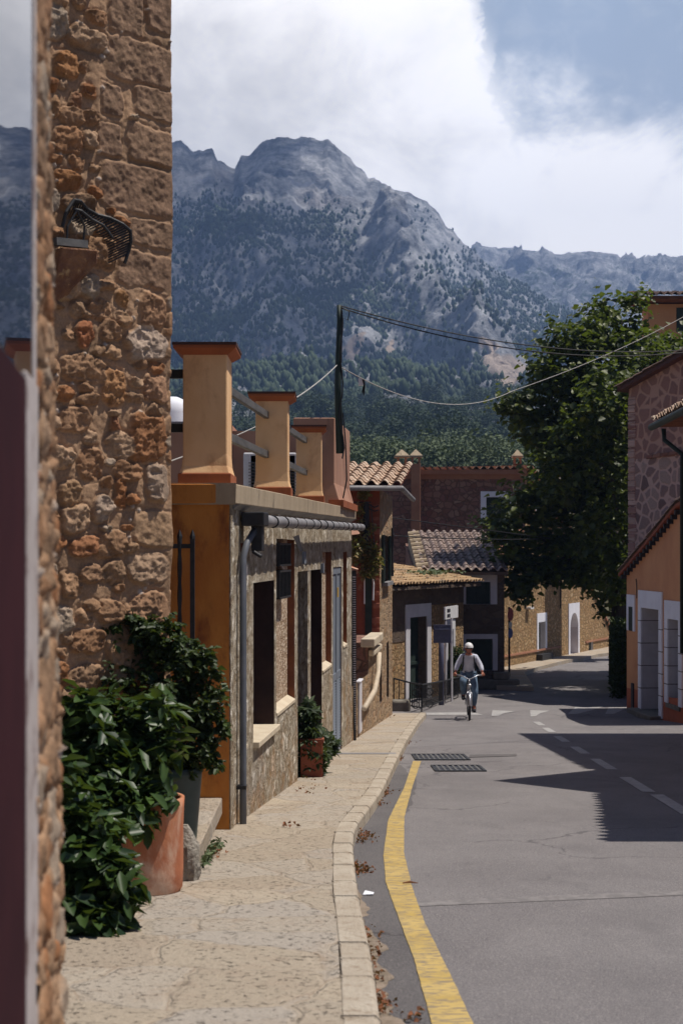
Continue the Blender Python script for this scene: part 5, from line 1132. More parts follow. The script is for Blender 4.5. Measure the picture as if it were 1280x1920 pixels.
# railing of the ramp and signs
rg=thing('iron_railing','black iron railing with thin bars curving in front of the corner house door','railing',gp(800,1325)); m_=MB(); rp=[(738,1270,1322),(768,1280,1332),(790,1284,1336),(830,1277,1322),(866,1268,1306)]
P_=[]; 
for (x,yt,yb) in rp: q=gp(x,yb); P_.append((q,Vector((q.x,q.y,WZ(yt,q.y)))))
P_[0]=(gp(738,1330),Vector((gp(738,1330).x,gp(738,1330).y,WZ(1272,gp(738,1330).y))))
for (p,q) in zip(P_[:-1],P_[1:]):
    m_.tube([p[1],q[1]],.022,6); m_.tube([p[0]+Vector((0,0,.12)),q[0]+Vector((0,0,.12))],.016,6); n=max(3,int((q[0]-p[0]).length/.13))
    for i in range(n+1): a_=p[0].lerp(q[0],i/n); b_=p[1].lerp(q[1],i/n); m_.tube([a_+Vector((0,0,.02 if i in(0,n) else .1)),b_],.018 if i in(0,n) else .011,5)
m_.build('bars','dark_iron',rg)
m_=MB(); 
for (i,t) in((1,.5),(2,.35),(3,.6)):
    p,q=P_[i],P_[i+1]; c=(p[0].lerp(q[0],t)+p[1].lerp(q[1],t))/2
    for s_ in(-.18,.12): m_.tube([c+Vector((.09*math.cos(k_*math.pi/5),-.01,s_+.09*math.sin(k_*math.pi/5))) for k_ in range(11)],.014,5)
m_.build('scroll','dark_iron',rg)
cb=thing('concrete_block','rough concrete block at the far end of the left pavement','block',gp(752,1332)); m_=MB(); q=gp(752,1334); m_.box((q.x,q.y+.25,g(q.y)+.12),(.45,.5,.28)); m_.build('block_body','concrete',cb,bevel=.05)
sg=thing('direction_sign','white direction board angled on a pale post beside the railing','sign',gp(840,1316)); Ys=39.2; m_=MB(); m_.tube([(WX(846,Ys),Ys,g(Ys)),(WX(846,Ys),Ys,WZ(1158,Ys))],.035,8); m_.tube([(WX(835,Ys-.3),Ys-.3,g(Ys)),(WX(835,Ys-.3),Ys-.3,WZ(1165,Ys-.3))],.03,8); m_.build('post','grey_white',sg)
dsg=Vector((WX(857,Ys+1.0)-WX(833,Ys-.4),1.4,0)); pg=Plane((WX(833,Ys-.4),Ys-.4),(WX(857,Ys+1.0),Ys+1.0),(1,-1)); zs=WZ(1149,Ys); m_=MB(); slab(pg,0,pg.L,zs-.17,zs+.17,-.02,.02,m_); m_.build('board','white_metal',sg)
m_=MB(); slab(pg,.2,.55,zs+.02,zs+.11,.02,.026,m_); slab(pg,.2,.55,zs-.12,zs-.03,.02,.026,m_); m_.build('pictogram','sign_black',sg); m_=MB(); slab(pg,.75,1.15,WZ(1172,Ys)-.13,WZ(1172,Ys)+.08,-.02,.02,m_); m_.build('small_plate','white_metal',sg)
sg=thing('sign_seen_from_behind','dark square sign panel seen from behind on a dark post','sign',gp(827,1322)); Ys=gp(827,1322).y; m_=MB(); m_.tube([(WX(827,Ys),Ys,g(Ys)),(WX(827,Ys),Ys,WZ(1172,Ys))],.075,10); m_.build('post','blue_back',sg,True)
m_=MB(); m_.box((WX(828,Ys),Ys-.1,WZ(1188,Ys)),(WX(845,Ys)-WX(812,Ys),.03,WZ(1171,Ys)-WZ(1205,Ys))); m_.box((WX(828,Ys),Ys-.14,WZ(1180,Ys)),(.4,.04,.04)); m_.build('panel','blue_back',sg,bevel=.006)
sg=thing('traffic_sign_post','post with a red round sign and blue plate against the sunlit stone wall','sign',(WX(955,47),47,g(47))); Ys=47; m_=MB(); m_.tube([(WX(954,Ys),Ys,g(Ys)),(WX(954,Ys),Ys,WZ(1138,Ys))],.035,8); m_.build('post','dark_iron',sg)
for (y,r_,mt_) in((1152,.22,'sign_red'),(1172,.12,'white_metal'),(1187,.17,'sign_blue')):
    m_=MB(); x=WX(956,Ys); n_=20; vs=[]; 
    for dy in(-.05,-.03): vs+=[(x+r_*.55*math.cos(2*math.pi*i/n_),Ys+dy-.02+r_*.8*math.cos(2*math.pi*i/n_),WZ(y,Ys)+r_*math.sin(2*math.pi*i/n_)) for i in range(n_)]
    m_.add(vs,[tuple(range(n_)),tuple(range(n_,2*n_))[::-1]]+[(i,(i+1)%n_,(i+1)%n_+n_,i+n_) for i in range(n_)]); m_.build('sign_disc',mt_,sg)
wire('street_wire','thin wire crossing low in front of the tall stone house, upper of two',[((WX(728,33.5),33.5,WZ(970,33.5)),(WX(1030,43),43,WZ(1009,43)),.0),],0,.012,'cable')
wire('street_wire','thin wire crossing low in front of the tall stone house, lower of two',[((WX(730,33.5),33.5,WZ(1004,33.5)),(WX(1030,43),43,WZ(1010,43)),.05),],0,.014,'cable')

# ================================================================ RIGHT
PO=Plane((7.3,36.1),(7.0,30.3),(-1,0)); po_far=WX(1174,36.1); PO=Plane((po_far,36.1),(WX(1300,30.9),30.9),(-1,0)); 
ho=thing('orange_street_house','orange plastered house on the right with white stone door and window surrounds','house',(po_far,36.1,g(36)))
def opR(x0,x1,y0,y1,d,ground=False):
    ua,ub=PO.u_px(x0),PO.u_px(x1); z1=WZ(y0,PO.Y(ua)); z0=WZ(y1,PO.Y(ua)) if not ground else g(PO.Y(ua))+.06; return (ua,ub,z0,z1,d)
w1=opR(1179,1187,1137,1182,.12); d1_=opR(1203,1236,1139,0,.5,True); w2=opR(1253,1273,1160,1318,.5)
tO=lambda u: float(np.interp(u,[0,PO.u_px(1235),PO.u_px(1278),PO.L],[WZ(1076,36.1),WZ(1005,33.5),WZ(952,PO.Y(PO.u_px(1278))),WZ(940,30.9)]))
wall(PO,0,PO.L,lambda u:g(PO.Y(u))+.55,tO,[w1,(d1_[0],d1_[1],g(34),d1_[3],.5),w2],brk=[PO.u_px(1235),PO.u_px(1278)]).build('street_wall','orange_house',ho)
m_=MB(); 
for (a_,b_) in((0,d1_[0]),(d1_[1],PO.L)): m_.add([PO.P(a_,g(PO.Y(a_))-.1),PO.P(b_,g(PO.Y(b_))-.1),PO.P(b_,g(PO.Y(b_))+.55),PO.P(a_,g(PO.Y(a_))+.55)],[(0,1,2,3)])
m_.split('wall_base','orange_base',ho)
reveals(PO,(d1_,w2,w1),'grey_white',ho)
m_=MB()
for q in(d1_,w2):
    for k_ in range(1,5): z=q[2]+(q[3]-q[2])*k_/4.6; slab(PO,q[0]-.26,q[0]+.003,z,z+.018,-.49,.038,m_)
    for k_ in range(1,5): z=q[2]+(q[3]-q[2])*k_/4.9; slab(PO,q[1]-.003,q[1]+.26,z,z+.018,-.3,.038,m_)
m_.build('stone_joint','asphalt_patch',ho)
surround(PO,d1_,.25,.035,.42).build('door_surround','white_paint',ho); surround(PO,w2,.25,.035,.42).build('window_surround','white_paint',ho); surround(PO,w1,.16,.03,.30,False).build('small_window_surround','white_paint',ho)
m_=MB(); slab(PO,d1_[0],d1_[1],d1_[2],d1_[3],-.56,-.5,m_); 
for k_ in range(2): slab(PO,d1_[0]+.2+k_*(d1_[1]-d1_[0])/2,d1_[0]-.2+(k_+1)*(d1_[1]-d1_[0])/2,d1_[2]+.3,d1_[3]-.3,-.5,-.47,m_)
dd=m_.build('door','maroon_board',ho); m_=MB(); m_.tube([PO.P((d1_[0]+d1_[1])/2+.1,d1_[2]+1.0,-.5),PO.P((d1_[0]+d1_[1])/2+.1,d1_[2]+1.0,-.42)],.03,6); m_.build('handle','zinc',dd)
m_=MB(); slab(PO,w2[0],w2[1],w2[2],w2[3],-.56,-.5,m_); m_.build('window','window_glass',ho); m_=MB(); slab(PO,w1[0],w1[1],w1[2],w1[3],-.1,.02,m_); m_.build('small_shutter','dark_green_paint',ho)
m_=MB(); ds=d1_; slab(PO,ds[0]-.3,ds[1]+.2,g(34)-.1,ds[2]+.05,-.6,.3,m_); m_.build('door_step','concrete',ho,bevel=.02); m_=MB(); slab(PO,w2[0]-.1,w2[1]+.1,w2[2]-.1,w2[2],-.5,.05,m_); m_.build('window_sill','concrete',ho)
m_=MB(); m_.tube([PO.P(PO.u_px(1193),WZ(1086,35),.02),PO.P(PO.u_px(1195),WZ(1100,35),.03),PO.P(PO.u_px(1195),WZ(1122,35),.03)],.012,5); m_.build('wall_cable','dark_iron',ho)
m_=MB(); slab(PO,PO.u_px(1184),PO.u_px(1188),g(35.6),g(35.6)+.7,.0,.03,m_); m_.build('low_vent','sign_black',ho)
# verge roof rising towards the viewer
cr_=[(-.25,WZ(1082,36.3)),(PO.u_px(1235),WZ(1005,33.5)),(PO.u_px(1278),WZ(952,PO.Y(PO.u_px(1278)))),(PO.L+.1,WZ(938,30.8))]
m_=MB()
for (p,q) in zip(cr_[:-1],cr_[1:]):
    vs=[PO.P(u,z+d_,o_) for (u,z) in(p,q) for d_ in(0.02,.09) for o_ in(-1.8,.15)]; m_.add(vs,[(0,1,3,2),(4,6,7,5),(0,4,5,1),(2,3,7,6),(0,2,6,4),(1,5,7,3)])
m_.build('roof_deck','terracotta_dark',ho)
m_=MB()
for i in range(17):
    u=-.1+(cr_[2][0]+.2)*i/17; z=float(np.interp(u,[c[0] for c in cr_],[c[1] for c in cr_])); slab(PO,u,u+.09,z-.09,z+.015,-.1,.13,m_)
m_.build('rafters','dark_iron',ho)
for (p,q) in zip(cr_[:-1],cr_[1:]):
    a_=PO.P(p[0],p[1]+.13,.19); b_=PO.P(q[0],q[1]+.13,.19); tile_roof('roof','tile_dark',ho,a_,-Vector((PO.n.x,PO.n.y,0)),1.9,(b_-a_),(b_-a_).length,.25,.36,.055,9)
m_=MB(); m_.prism([vec2(PO,.0,-.6),vec2(PO,PO.L,-.6),vec2(PO,PO.L,-6),vec2(PO,.0,-6)],g(36)-.3,[tO(0)-.05,tO(PO.L)-.05,tO(PO.L)-.05,tO(0)-.05]); m_.quad(PO.P(0,-3,0),PO.P(0,-3,-.6),PO.P(0,tO(0),-.6),PO.P(0,tO(0),0)); m_.build('end_wall','orange_house',ho)

# flagstone house above
YF=41.0; PF=Plane((WX(1178,YF),YF),(WX(1420,YF-4.0),YF-4.0),(0,-1))
hf=thing('flagstone_house','tall house with rounded stones set in pale mortar and rough quoins, above the orange house','house',(WX(1178,YF),YF,g(YF)))
zmid=WZ(862,YF)
tF=lambda u: WZ(730,YF)+.30*u
wall(PF,0,PF.L,lambda u:-3.2,lambda u:zmid).build('lower_wall','stone_flag',hf); wall(PF,0,PF.L,lambda u:zmid,tF).build('upper_wall','stone_flag_upper',hf)
m_=MB(); rr=random.Random(3); z=-3.2
while z<tF(0)-.3: h=rr.uniform(.18,.30); slab(PF,-.02,.26+rr.uniform(-.03,.05),z,z+h-.02,-.3,.02+rr.uniform(0,.012),m_); z+=h
m_.build('quoins','quoin_stone',hf,bevel=.02)
m_=MB(); pr_=[(PF.u_px(1215),zmid+.0),(PF.u_px(1240),zmid+.04),(PF.u_px(1275),zmid+.07),(PF.u_px(1300),zmid+.08)]
for (p,q) in zip(pr_[:-1],pr_[1:]):
    vs=[PF.P(u,zz_+d_,o_) for (u,zz_) in(p,q) for d_ in(-.02,.07) for o_ in(-.01,.09)]; m_.add(vs,[(0,1,3,2),(4,6,7,5),(0,4,5,1),(2,3,7,6),(0,2,6,4),(1,5,7,3)])
m_.build('stone_ledge','stone_dark',hf)
m_=MB(); vs=[PF.P(u,tF(u)+d_,o_) for u in(-.22,PF.L) for d_ in(0,.11) for o_ in(-2,.25)]; m_.add(vs,[(0,1,3,2),(4,6,7,5),(0,4,5,1),(2,3,7,6),(0,2,6,4),(1,5,7,3)]); m_.build('roof_deck','cap_top',hf)
a_=PF.P(-.3,tF(-.3)+.15,.28); b_=PF.P(PF.L,tF(PF.L)+.15,.28); tile_roof('roof','tile_dark',hf,a_,Vector((-PF.n.x,-PF.n.y,0)),2.1,(b_-a_),(b_-a_).length,.27,.4,.05,10)
m_=MB(); m_.prism([vec2(PF,.0,-.3),vec2(PF,PF.L,-.3),vec2(PF,PF.L,-2),vec2(PF,.0,-2)],-3.3,[tF(0)-.02,tF(PF.L)-.02,tF(PF.L)-.02,tF(0)-.02]); m_.build('side_wall','stone_dark',hf)
# upper right distant house
YU=58; PU=Plane((WX(1214,YU),YU),(WX(1400,YU),YU),(0,-1)); hu=thing('hillside_house','orange house with dark green shutters high at the upper right above the plane tree','house',(WX(1214,YU),YU,0))
wU_=op(PU,1267,1290,577,622,.15); wall(PU,0,PU.L,lambda u:0,lambda u:WZ(570,YU),[wU_]).build('front_wall','orange_house',hu); m_=MB(); slab(PU,wU_[0],wU_[1],wU_[2],wU_[3],-.1,.03,m_); m_.build('shutter','dark_green_paint',hu)
m_=MB(); m_.prism([vec2(PU,0,-.01),vec2(PU,PU.L,-.01),vec2(PU,PU.L,-1.2),vec2(PU,0,-1.2)],-1,WZ(570,YU)-.01); m_.build('side_wall','orange_house',hu)
zU=WZ(560,YU-.8); m_=MB(); m_.prism([(WX(1192,YU-.8),YU-.8),(WX(1400,YU-.8),YU-.8),(WX(1400,YU+1),YU+1),(WX(1192,YU-.8),YU+1)],[zU-.02,zU+.0,zU,zU],[zU+.1,zU+.1,zU+.45,zU+.45]); m_.build('roof_deck','reveal_brown',hu)
tile_roof('roof','tile_dark',hu,(WX(1190,YU-.85),YU-.9,zU+.15),(1,0,0),4.8,Vector((0,1,.22)).normalized(),1.8,.3,.42,.07,4)
# near right building: only its gutter end and downpipe show, the rest throws the shadow
def caster(shadow,H): # position of a roof point of height H (over the shadow point) casting to the given road point
    kx_=sd.x/sd.z; ky_=sd.y/sd.z; return Vector((shadow.x+kx_*H,shadow.y+ky_*H,shadow.z+H))
S1=gp(982,1377); S2=gp(1114,1444); S3=gp(923,1464); S4=gp(1134,1488); S5=gp(1165,1578)
YR=27.85; e1=Vector((WX(1226,YR),YR,WZ(795,YR)))
ez=e1.z; 
def cz(S,z): return caster(S,z-S.z)
e2=cz(S2,ez); e4=cz(S4,ez-.1); e5=cz(S5,ez-.2)
hn=thing('near_right_house','near house on the right edge showing only its tiled eave end, gutter and downpipe','house',(8,20,g(20)))
f2=Vector((e2.x-.0,e2.y,ez)); 
wx=lambda p,o_:(p.x+o_,p.y)
m_=MB(); wl=[(e1.x+.70,e1.y-.45),(e2.x+.62,e2.y),(e4.x+.6,e4.y),(e5.x+.6,e5.y+.2)]
m_.prism(wl+[(12,e5.y+.2),(12,e1.y-.45)],-3,ez-.1); m_.build('walls','orange_house',hn)
m_=MB(); m_.prism([(e1.x+.05,e1.y),(e2.x,e2.y),(e4.x,e4.y),(e5.x,e5.y),(12,e5.y),(12,e1.y)],[ez-.06]*6,[ez,ez,ez-.0,ez,ez+1.6,ez+1.6]); m_.build('roof_deck','reveal_brown',hn)
dE=(e2-e1).normalized(); dE.z=0
tile_roof('roof','tile_warm',hn,e1+Vector((.0,.15,.07)),dE,(e2-e1).length,Vector((1,0,.30)).normalized(),4.5,.24,.4,.055,6)
dE2=(e5-e4); dE2.z=0; tile_roof('roof','tile_warm',hn,Vector((e4.x,e4.y,ez+.02)),dE2.normalized(),dE2.length,Vector((1,0,.30)).normalized(),4.5,.24,.4,.07,7)
# street gable between the two eaves
m_=MB(); xg=(e2.x+e4.x)/2; apex=caster(S3,(xg-S3.x)/(sd.x/sd.z)); m_.add([(e4.x,e4.y,ez),(e2.x,e2.y,ez),tuple(apex),(e4.x+3,e4.y,ez),(e2.x+3,e2.y,ez),(apex.x+3,apex.y,apex.z)],[(0,1,2),(0,2,5,3),(1,4,5,2),(3,5,4)]); m_.build('gable','orange_house',hn)
m_=MB(); m_.tube([(e1.x-.03,e1.y+.15,ez-.05),(e1.x-.03+dE.x*7,e1.y+dE.y*7,ez-.05)],.07,10); m_.tube([(e1.x+.16,e1.y-.1,ez-.1),(e1.x+.17,e1.y-.1,ez-.32),(WX(1277,YR-.35),YR-.4,ez-.62),(WX(1278,YR-.4),YR-.4,ez-.9),(WX(1278,YR-.4),YR-.4,WZ(1225,YR-.4))],.045,10); m_.build('gutter','dark_green_paint',hn,True)
# ================================================================ plane tree
def tree():
    t=thing('plane_tree','large leafy plane tree with sunlit top and dark underside, overhanging the road bend','tree',(9.2,46.5,g(46)))
    m=MB(); b=Vector((9.2,46.5,g(46)-.1)); 
    m.tube([b,b+Vector((-.1,0,1.5)),b+Vector((.05,.1,3.2)),b+Vector((0,.2,4.6))],[.48,.38,.33,.28],12)
    blobs=[]
    def pb(px,py,Y,rx,rz,ry=None): blobs.append((WX(px,Y),Y,WZ(py,Y),rx,ry or rx,rz))
    for q in [(1100,800,43,.9,.9),(1150,880,43,1.0,1.1),(1130,1000,42.6,.9,.8),(1060,900,43.3,.8,.8),(1160,760,42.5,1.0,1.0),(1165,1080,42.5,.5,.8)]+[(1165,600,46,.75,.9),(1140,620,47,.7,.7),(1110,640,45.5,.8,.8),(1065,640,45,.6,.55),(1060,670,46,.8,.7),(1210,660,46,.9,.75),(1250,655,47,.7,.5),(1280,690,46,1.0,.8),(1160,680,45,1.2,1.0),(1110,720,45,1.2,1.0),(1015,705,45,.55,.5),(1040,730,45,.9,.8),(985,770,45,.7,.5),(960,765,45,.35,.3),(1010,800,45.5,.85,.7),(1060,800,45,1.2,1.1),(1130,790,46,1.5,1.4),(1040,880,46,.75,.9),(1090,880,45,1.4,1.3),(1150,900,46,1.4,1.5),(1000,945,44.8,.8,.7),(960,965,44.6,.7,.5),(1050,960,45,1.1,.9),(1110,985,45.5,1.5,1.2),(935,1000,44.3,.5,.4),(955,1040,44.5,.7,.5),(1000,1030,45,.8,.6),(1060,1040,45,1.2,.8),(1135,1060,46,1.0,1.2),(1150,1130,47,.6,.9),(985,1085,44.6,.5,.45),(1010,1065,45,.6,.4),(975,1110,44.7,.3,.25),(1085,1075,45.2,.7,.35),(1040,1075,45.2,.5,.25),(1160,1010,46,.8,1.4),(1175,950,47,1.,1.4),(1200,760,48,1.8,1.6),(1260,720,48,1.6,1.2),(1120,850,48,2.2,2.0),(1200,850,49,2,2.4),(1180,1000,49,1.8,2.2),(1330,690,47,1.2,1.0),(1290,810,47.5,2.2,1.8),(1260,890,46,2.0,1.8),(1340,790,49.5,2.2,1.8),(1230,900,50,2.0,2.0)]: pb(*q)  # nearest blobs and the hidden right-hand ones added to shade the road
    P=[];N=[]
    for i,(x,y,z,rx,ry,rz) in enumerate(blobs):
        v=rx*ry*rz; n=int(370*(v**.67))+90; q=blob_pts(n,(x,y,z),(rx*1.1,ry*1.1,rz*1.1),100+i,.3)
        # break into twigs: shift groups of leaves
        r=np.random.RandomState(i); tw=q[r.choice(len(q),max(6,n//14))]; q2=tw[r.randint(len(tw),size=n)]+r.normal(size=(n,3))*.14
        sp_=[]
        for _ in range(9):
            d=r.normal(size=3); d[2]=abs(d[2])*.6+(-.2 if z<0 else .25); d/=np.linalg.norm(d); st=np.array((x,y,z))+d*np.array((rx,ry,rz)); k_=9; sp_.append(st+d*np.linspace(0,.55,k_)[:,None]+r.normal(size=(k_,3))*.09)
        P.append(np.concatenate([q[:n//4],q2]+sp_)); N.append((P[-1]-np.array((x,y,z)))/max(rx,rz)*.8)
    P=np.concatenate(P); N=np.concatenate(N)
    o=leaves('crown','leaf_plane',t,P,.20,.35,3,1,.5,.9,N)
    # limbs
    r=random.Random(5); top=b+Vector((0,.2,4.4))
    for i,(x,y,z,rx,ry,rz) in enumerate(blobs):
        if i%2==0: c=Vector((x,y,z)); mid=top.lerp(c,.5)+Vector((r.uniform(-.3,.3),0,r.uniform(-.2,.5))); m.tube([top-Vector((0,0,r.uniform(0,1.2))),mid,c],[.14,.08,.02],6)
    m.build('trunk','bark',t,True)
tree()
# foliage mass behind the bend (dark hedge) and railings
hg=thing('dark_hedge','dark clipped hedge beside the orange house at the bend','hedge',(WX(1165,44),44,g(44)))
r=np.random.RandomState(4); q=np.stack([WX(1160,44)+r.uniform(-.32,.5,9000),44+r.uniform(-4,3,9000),g(44)+r.uniform(0,2.1,9000)],1)
q[:,0]=WX(1163,1)*q[:,1]+r.uniform(-.28,.35,9000)
leaves('foliage','leaf_dark',hg,q,.12,.2,7,1)
m=MB(); [m.tube([(WX(1166,40.5+k_*.8),40.5+k_*.8,g(43)-.1),(WX(1166,40.5+k_*.8),40.5+k_*.8,g(43)+1.7)],.02,5) for k_ in range(8)]; m.build('branches','bark',hg)
sh_=thing('hanging_bush','dark leafy bush on the post beside the railing','bush',(WX(856,41.5),41.5,g(41.5))); m=MB(); m.tube([(WX(856,41.5),41.5,g(41.5)),(WX(856,41.5),41.5,g(41.5)+1.2)],.05,6); m.build('stem','bark',sh_)
q=np.concatenate([blob_pts(700,(WX(856,41.5),41.5,WZ(1232,41.5)),(.2,.25,.32),3),blob_pts(900,(WX(854,41.5),41.5,WZ(1268,41.5)),(.22,.3,.5),4)]); leaves('foliage','leaf_dark',sh_,q,.09,.3,2,1)
YV=Yb-.22
# creeper on the second left house
cv_=thing('creeper','yellow green creeper tumbling down the red front of the stone row house','creeper',(WX(690,31),31,WZ(1080,31)))
def pp(px,py,Y,n,rx,rz,s): return blob_pts(n,(WX(px,Y),Y,WZ(py,Y)),(rx,.18,rz),s,.1)
q=np.concatenate([pp(684,925,YV,170,.14,.12,1),pp(676,960,YV,140,.12,.3,2),pp(690,990,YV,120,.2,.12,9),pp(668,1015,YV-.2,420,.22,.3,3),pp(685,1035,YV,650,.3,.3,4),pp(698,1055,YV,500,.22,.28,5),pp(690,1075,YV,240,.2,.12,6),pp(665,1035,YV-.3,200,.12,.3,7)])
leaves('foliage','leaf_vine',cv_,q,.085,.3,8,1); m=MB()
for k_ in range(5): m.tube([(WX(676+k_*4,31),YV,WZ(950,31)),(WX(672+k_*6,31),YV,WZ(1000,31)),(WX(670+k_*8,31),YV,WZ(1060,31))],.012,4)
m.build('stem','bark',cv_)

# ================================================================ pots and plants on the left
def pot(parent,c,prof,mat,soil_r,soil_z,n=40):
    m=MB(); m.lathe(c,prof,n); o=m.build('pot_body',mat,parent,True); m=MB(); m.lathe(c,[(soil_r,soil_z),(.001,soil_z+.02)],n); m.build('soil','soil',parent); return o
pc=gp(268,1672,.12); Yp=pc.y
zt_=WZ(1497,Yp); h=zt_-pc.z; rp_=.235
c=(WX(342,Yp)-rp_,Yp+.05,pc.z)
tp=thing('terracotta_pot','big weathered terracotta pot with a glossy leaved shrub, nearest on the pavement','potted plant',c,'potted plants on the left pavement')
pot(tp,c,[(.001,.0),(rp_*.93,0),(rp_*.98,.02),(rp_*1.0,h*.25),(rp_*1.0,h*.7),(rp_*1.02,h-.06),(rp_*1.03,h-.0),(rp_*.93,h),(rp_*.9,h-.05)],'terracotta',rp_*.91,h-.06)
def shrub(parent,blobs,mat,size,seed,asp=.45,shape=1,twig=9,fold=.3):
    P=[];N=[]; r=np.random.RandomState(seed)
    for i,(px,py,Y,rx,rz,n) in enumerate(blobs):
        cc=np.array((WX(px,Y),Y,WZ(py,Y))); q=blob_pts(n,cc,(rx,rx*.9,rz),seed+i,.3); tw=q[r.choice(n,max(4,n//twig))]; q2=tw[r.randint(len(tw),size=n)]+r.normal(size=(n,3))*size*.25
        P.append(q2); N.append((q2-cc)/max(rx,rz)*1.0)
    P=np.concatenate(P); N=np.concatenate(N); return leaves('foliage',mat,parent,P,size,.45,seed,shape,fold,asp,N)
shrub(tp,[(210,1350,Yp,.22,.17,220),(280,1340,Yp,.17,.14,150),(160,1390,Yp-.2,.18,.22,240),(230,1420,Yp,.26,.22,420),(300,1410,Yp,.13,.17,160),(265,1480,Yp-.05,.22,.15,300),(180,1490,Yp-.3,.2,.24,380),(140,1340,Yp-.3,.12,.14,110),(245,1530,Yp-.27,.14,.09,110),(150,1450,Yp+.1,.25,.3,300)],'leaf_glossy',.125,31)
m=MB()
for (x,y) in((210,1350),(280,1340),(160,1400),(300,1420),(250,1450)): m.tube([(c[0],c[1],c[2]+h-.05),(WX((x+260)/2,Yp),Yp,WZ((y+1500)/2,Yp)),(WX(x,Yp),Yp,WZ(y,Yp))],[.018,.012,.005],6)
m.build('stem','bark',tp)
# low plant further left and nearer
Yl=7.75; cl_=(WX(150,Yl),Yl,g(Yl)+.118); tl=thing('low_potted_shrub','broad leaved shrub in the shade at the foot of the wall, lowest and furthest left','potted plant',cl_,'potted plants on the left pavement')
pot(tl,cl_,[(.001,0),(.13,0),(.15,.04),(.17,.22),(.18,.24),(.16,.24),(.155,.2)],'terracotta_dark',.155,.2)
shrub(tl,[(150,1560,Yl,.16,.2,330),(135,1640,Yl-.05,.16,.2,380),(180,1630,Yl-.1,.14,.14,300),(215,1660,Yl-.15,.10,.08,120),(165,1700,Yl-.15,.17,.10,380),(145,1735,Yl-.2,.15,.07,260),(190,1725,Yl-.2,.11,.06,150),(120,1480,Yl,.1,.16,110),(190,1590,Yl+.1,.12,.16,200)],'leaf_glossy',.125,47)
# tall green planter with jade-like bush
pc=gp(352,1622,.12); Yq=pc.y; hg_=WZ(1440,Yq)-pc.z; cq=(WX(378,Yq)-.15,Yq+.05,pc.z)
tq=thing('green_planter','tall tapering dark green planter with a dense small leaved bush, behind the terracotta pot','potted plant',cq,'potted plants on the left pavement')
pot(tq,cq,[(.001,0),(.095,0),(.10,.02),(.148,hg_-.05),(.155,hg_),(.135,hg_),(.13,hg_-.06)],'green_plastic',.132,hg_-.07)
shrub(tq,[(180,1205,Yq,.24,.2,900),(240,1185,Yq,.22,.16,800),(300,1190,Yq,.18,.17,650),(345,1235,Yq,.18,.14,500),(390,1250,Yq,.13,.12,330),(220,1260,Yq,.3,.22,1100),(300,1290,Yq,.28,.26,1200),(370,1320,Yq,.2,.2,800),(400,1290,Yq,.08,.08,130),(395,1360,Yq,.1,.14,320),(360,1400,Yq,.17,.2,620),(400,1420,Yq,.1,.12,210),(310,1370,Yq,.2,.25,600),(150,1290,Yq,.16,.3,500),(330,1440,Yq,.14,.1,250),(415,1370,Yq,.04,.05,40)],'leaf_dark',.052,53,.6,1,12,.5)
m=MB()
for (x,y) in((200,1220),(260,1210),(330,1240),(395,1270),(400,1360),(300,1300),(390,1410),(170,1280)): m.tube([(cq[0],cq[1],cq[2]+hg_-.05),(WX((x+345)/2,Yq),Yq,WZ((y+1430)/2+10,Yq)),(WX(x,Yq),Yq,WZ(y,Yq))],[.028,.018,.006],6)
m.build('stem','bark',tq)
# boulder by the pots
rk=thing('rough_stone','pitted grey stone standing between the terracotta pot and the green planter','stone',gp(350,1645,.12)); Yk=gp(350,1650,.12).y; m=MB(); prf=[]
for j in range(9):
    for i in range(14):
        a=2*math.pi*i/14; tz=j/8; rr_=.10*math.sin(math.pi*min(.98,(.28+.72*tz)))**.6*(1+.25*mnoise.noise(Vector((math.cos(a)*2,math.sin(a)*2,tz*4)))); m.v.append((WX(347,Yk)+rr_*math.cos(a),Yk+.02+rr_*math.sin(a)*.8,g(Yk)+.115+tz*.36))
for j in range(8):
    for i in range(14): m.f.append((j*14+i,j*14+(i+1)%14,(j+1)*14+(i+1)%14,(j+1)*14+i))
m.f.append(tuple(8*14+i for i in range(14))); m.build('rock','aged_stone',rk)
# umbrella plant at the door
ps=P1.P(P1.u_px(569),0,.10); gy=g(ps.y)+.12; ts=thing('umbrella_plant','bushy umbrella plant in a square terracotta pot beside the open doorway','potted plant',(ps.x,ps.y,gy))
m=MB(); hh=.46
for z0,z1,w in((0,hh-.05,.13),(hh-.05,hh,.145)): m.prism([(ps.x-w*1.0,ps.y-w),(ps.x+w,ps.y-w),(ps.x+w,ps.y+w),(ps.x-w,ps.y+w)],gy+z0,gy+z1)
m.build('pot_body','terracotta_dark',ts,bevel=.008); m=MB(); m.prism([(ps.x-.12,ps.y-.12),(ps.x+.12,ps.y-.12),(ps.x+.12,ps.y+.12),(ps.x-.12,ps.y+.12)],gy+hh,gy+hh+.01); m.build('soil','soil',ts)
def rosettes(parent,cs,mat,ln,seed):
    "whorls of 7-8 long leaflets"
    r=np.random.RandomState(seed); V=[];Fc=[]
    for c in cs:
        c=np.array(c); ax=r.normal(size=3)*.45+np.array([.25,-.35,.8]); ax/=np.linalg.norm(ax); a=np.cross(ax,[0,0.3,1]); a/=np.linalg.norm(a); b=np.cross(ax,a); k=8
        for i in range(k):
            t=2*math.pi*i/k+r.rand()*.3; d=a*math.cos(t)+b*math.sin(t)-ax*(.25+.2*r.rand()); L=ln*(.75+.4*r.rand()); s=np.cross(d,ax); s/=np.linalg.norm(s); o=len(V)
            V+= [c,c+d*L*.5+s*L*.17,c+d*L*.97,c+d*L*.5-s*L*.17]; Fc.append((o,o+1,o+2,o+3))
    return np_mesh('foliage',np.array(V),np.array(Fc),mat,parent)
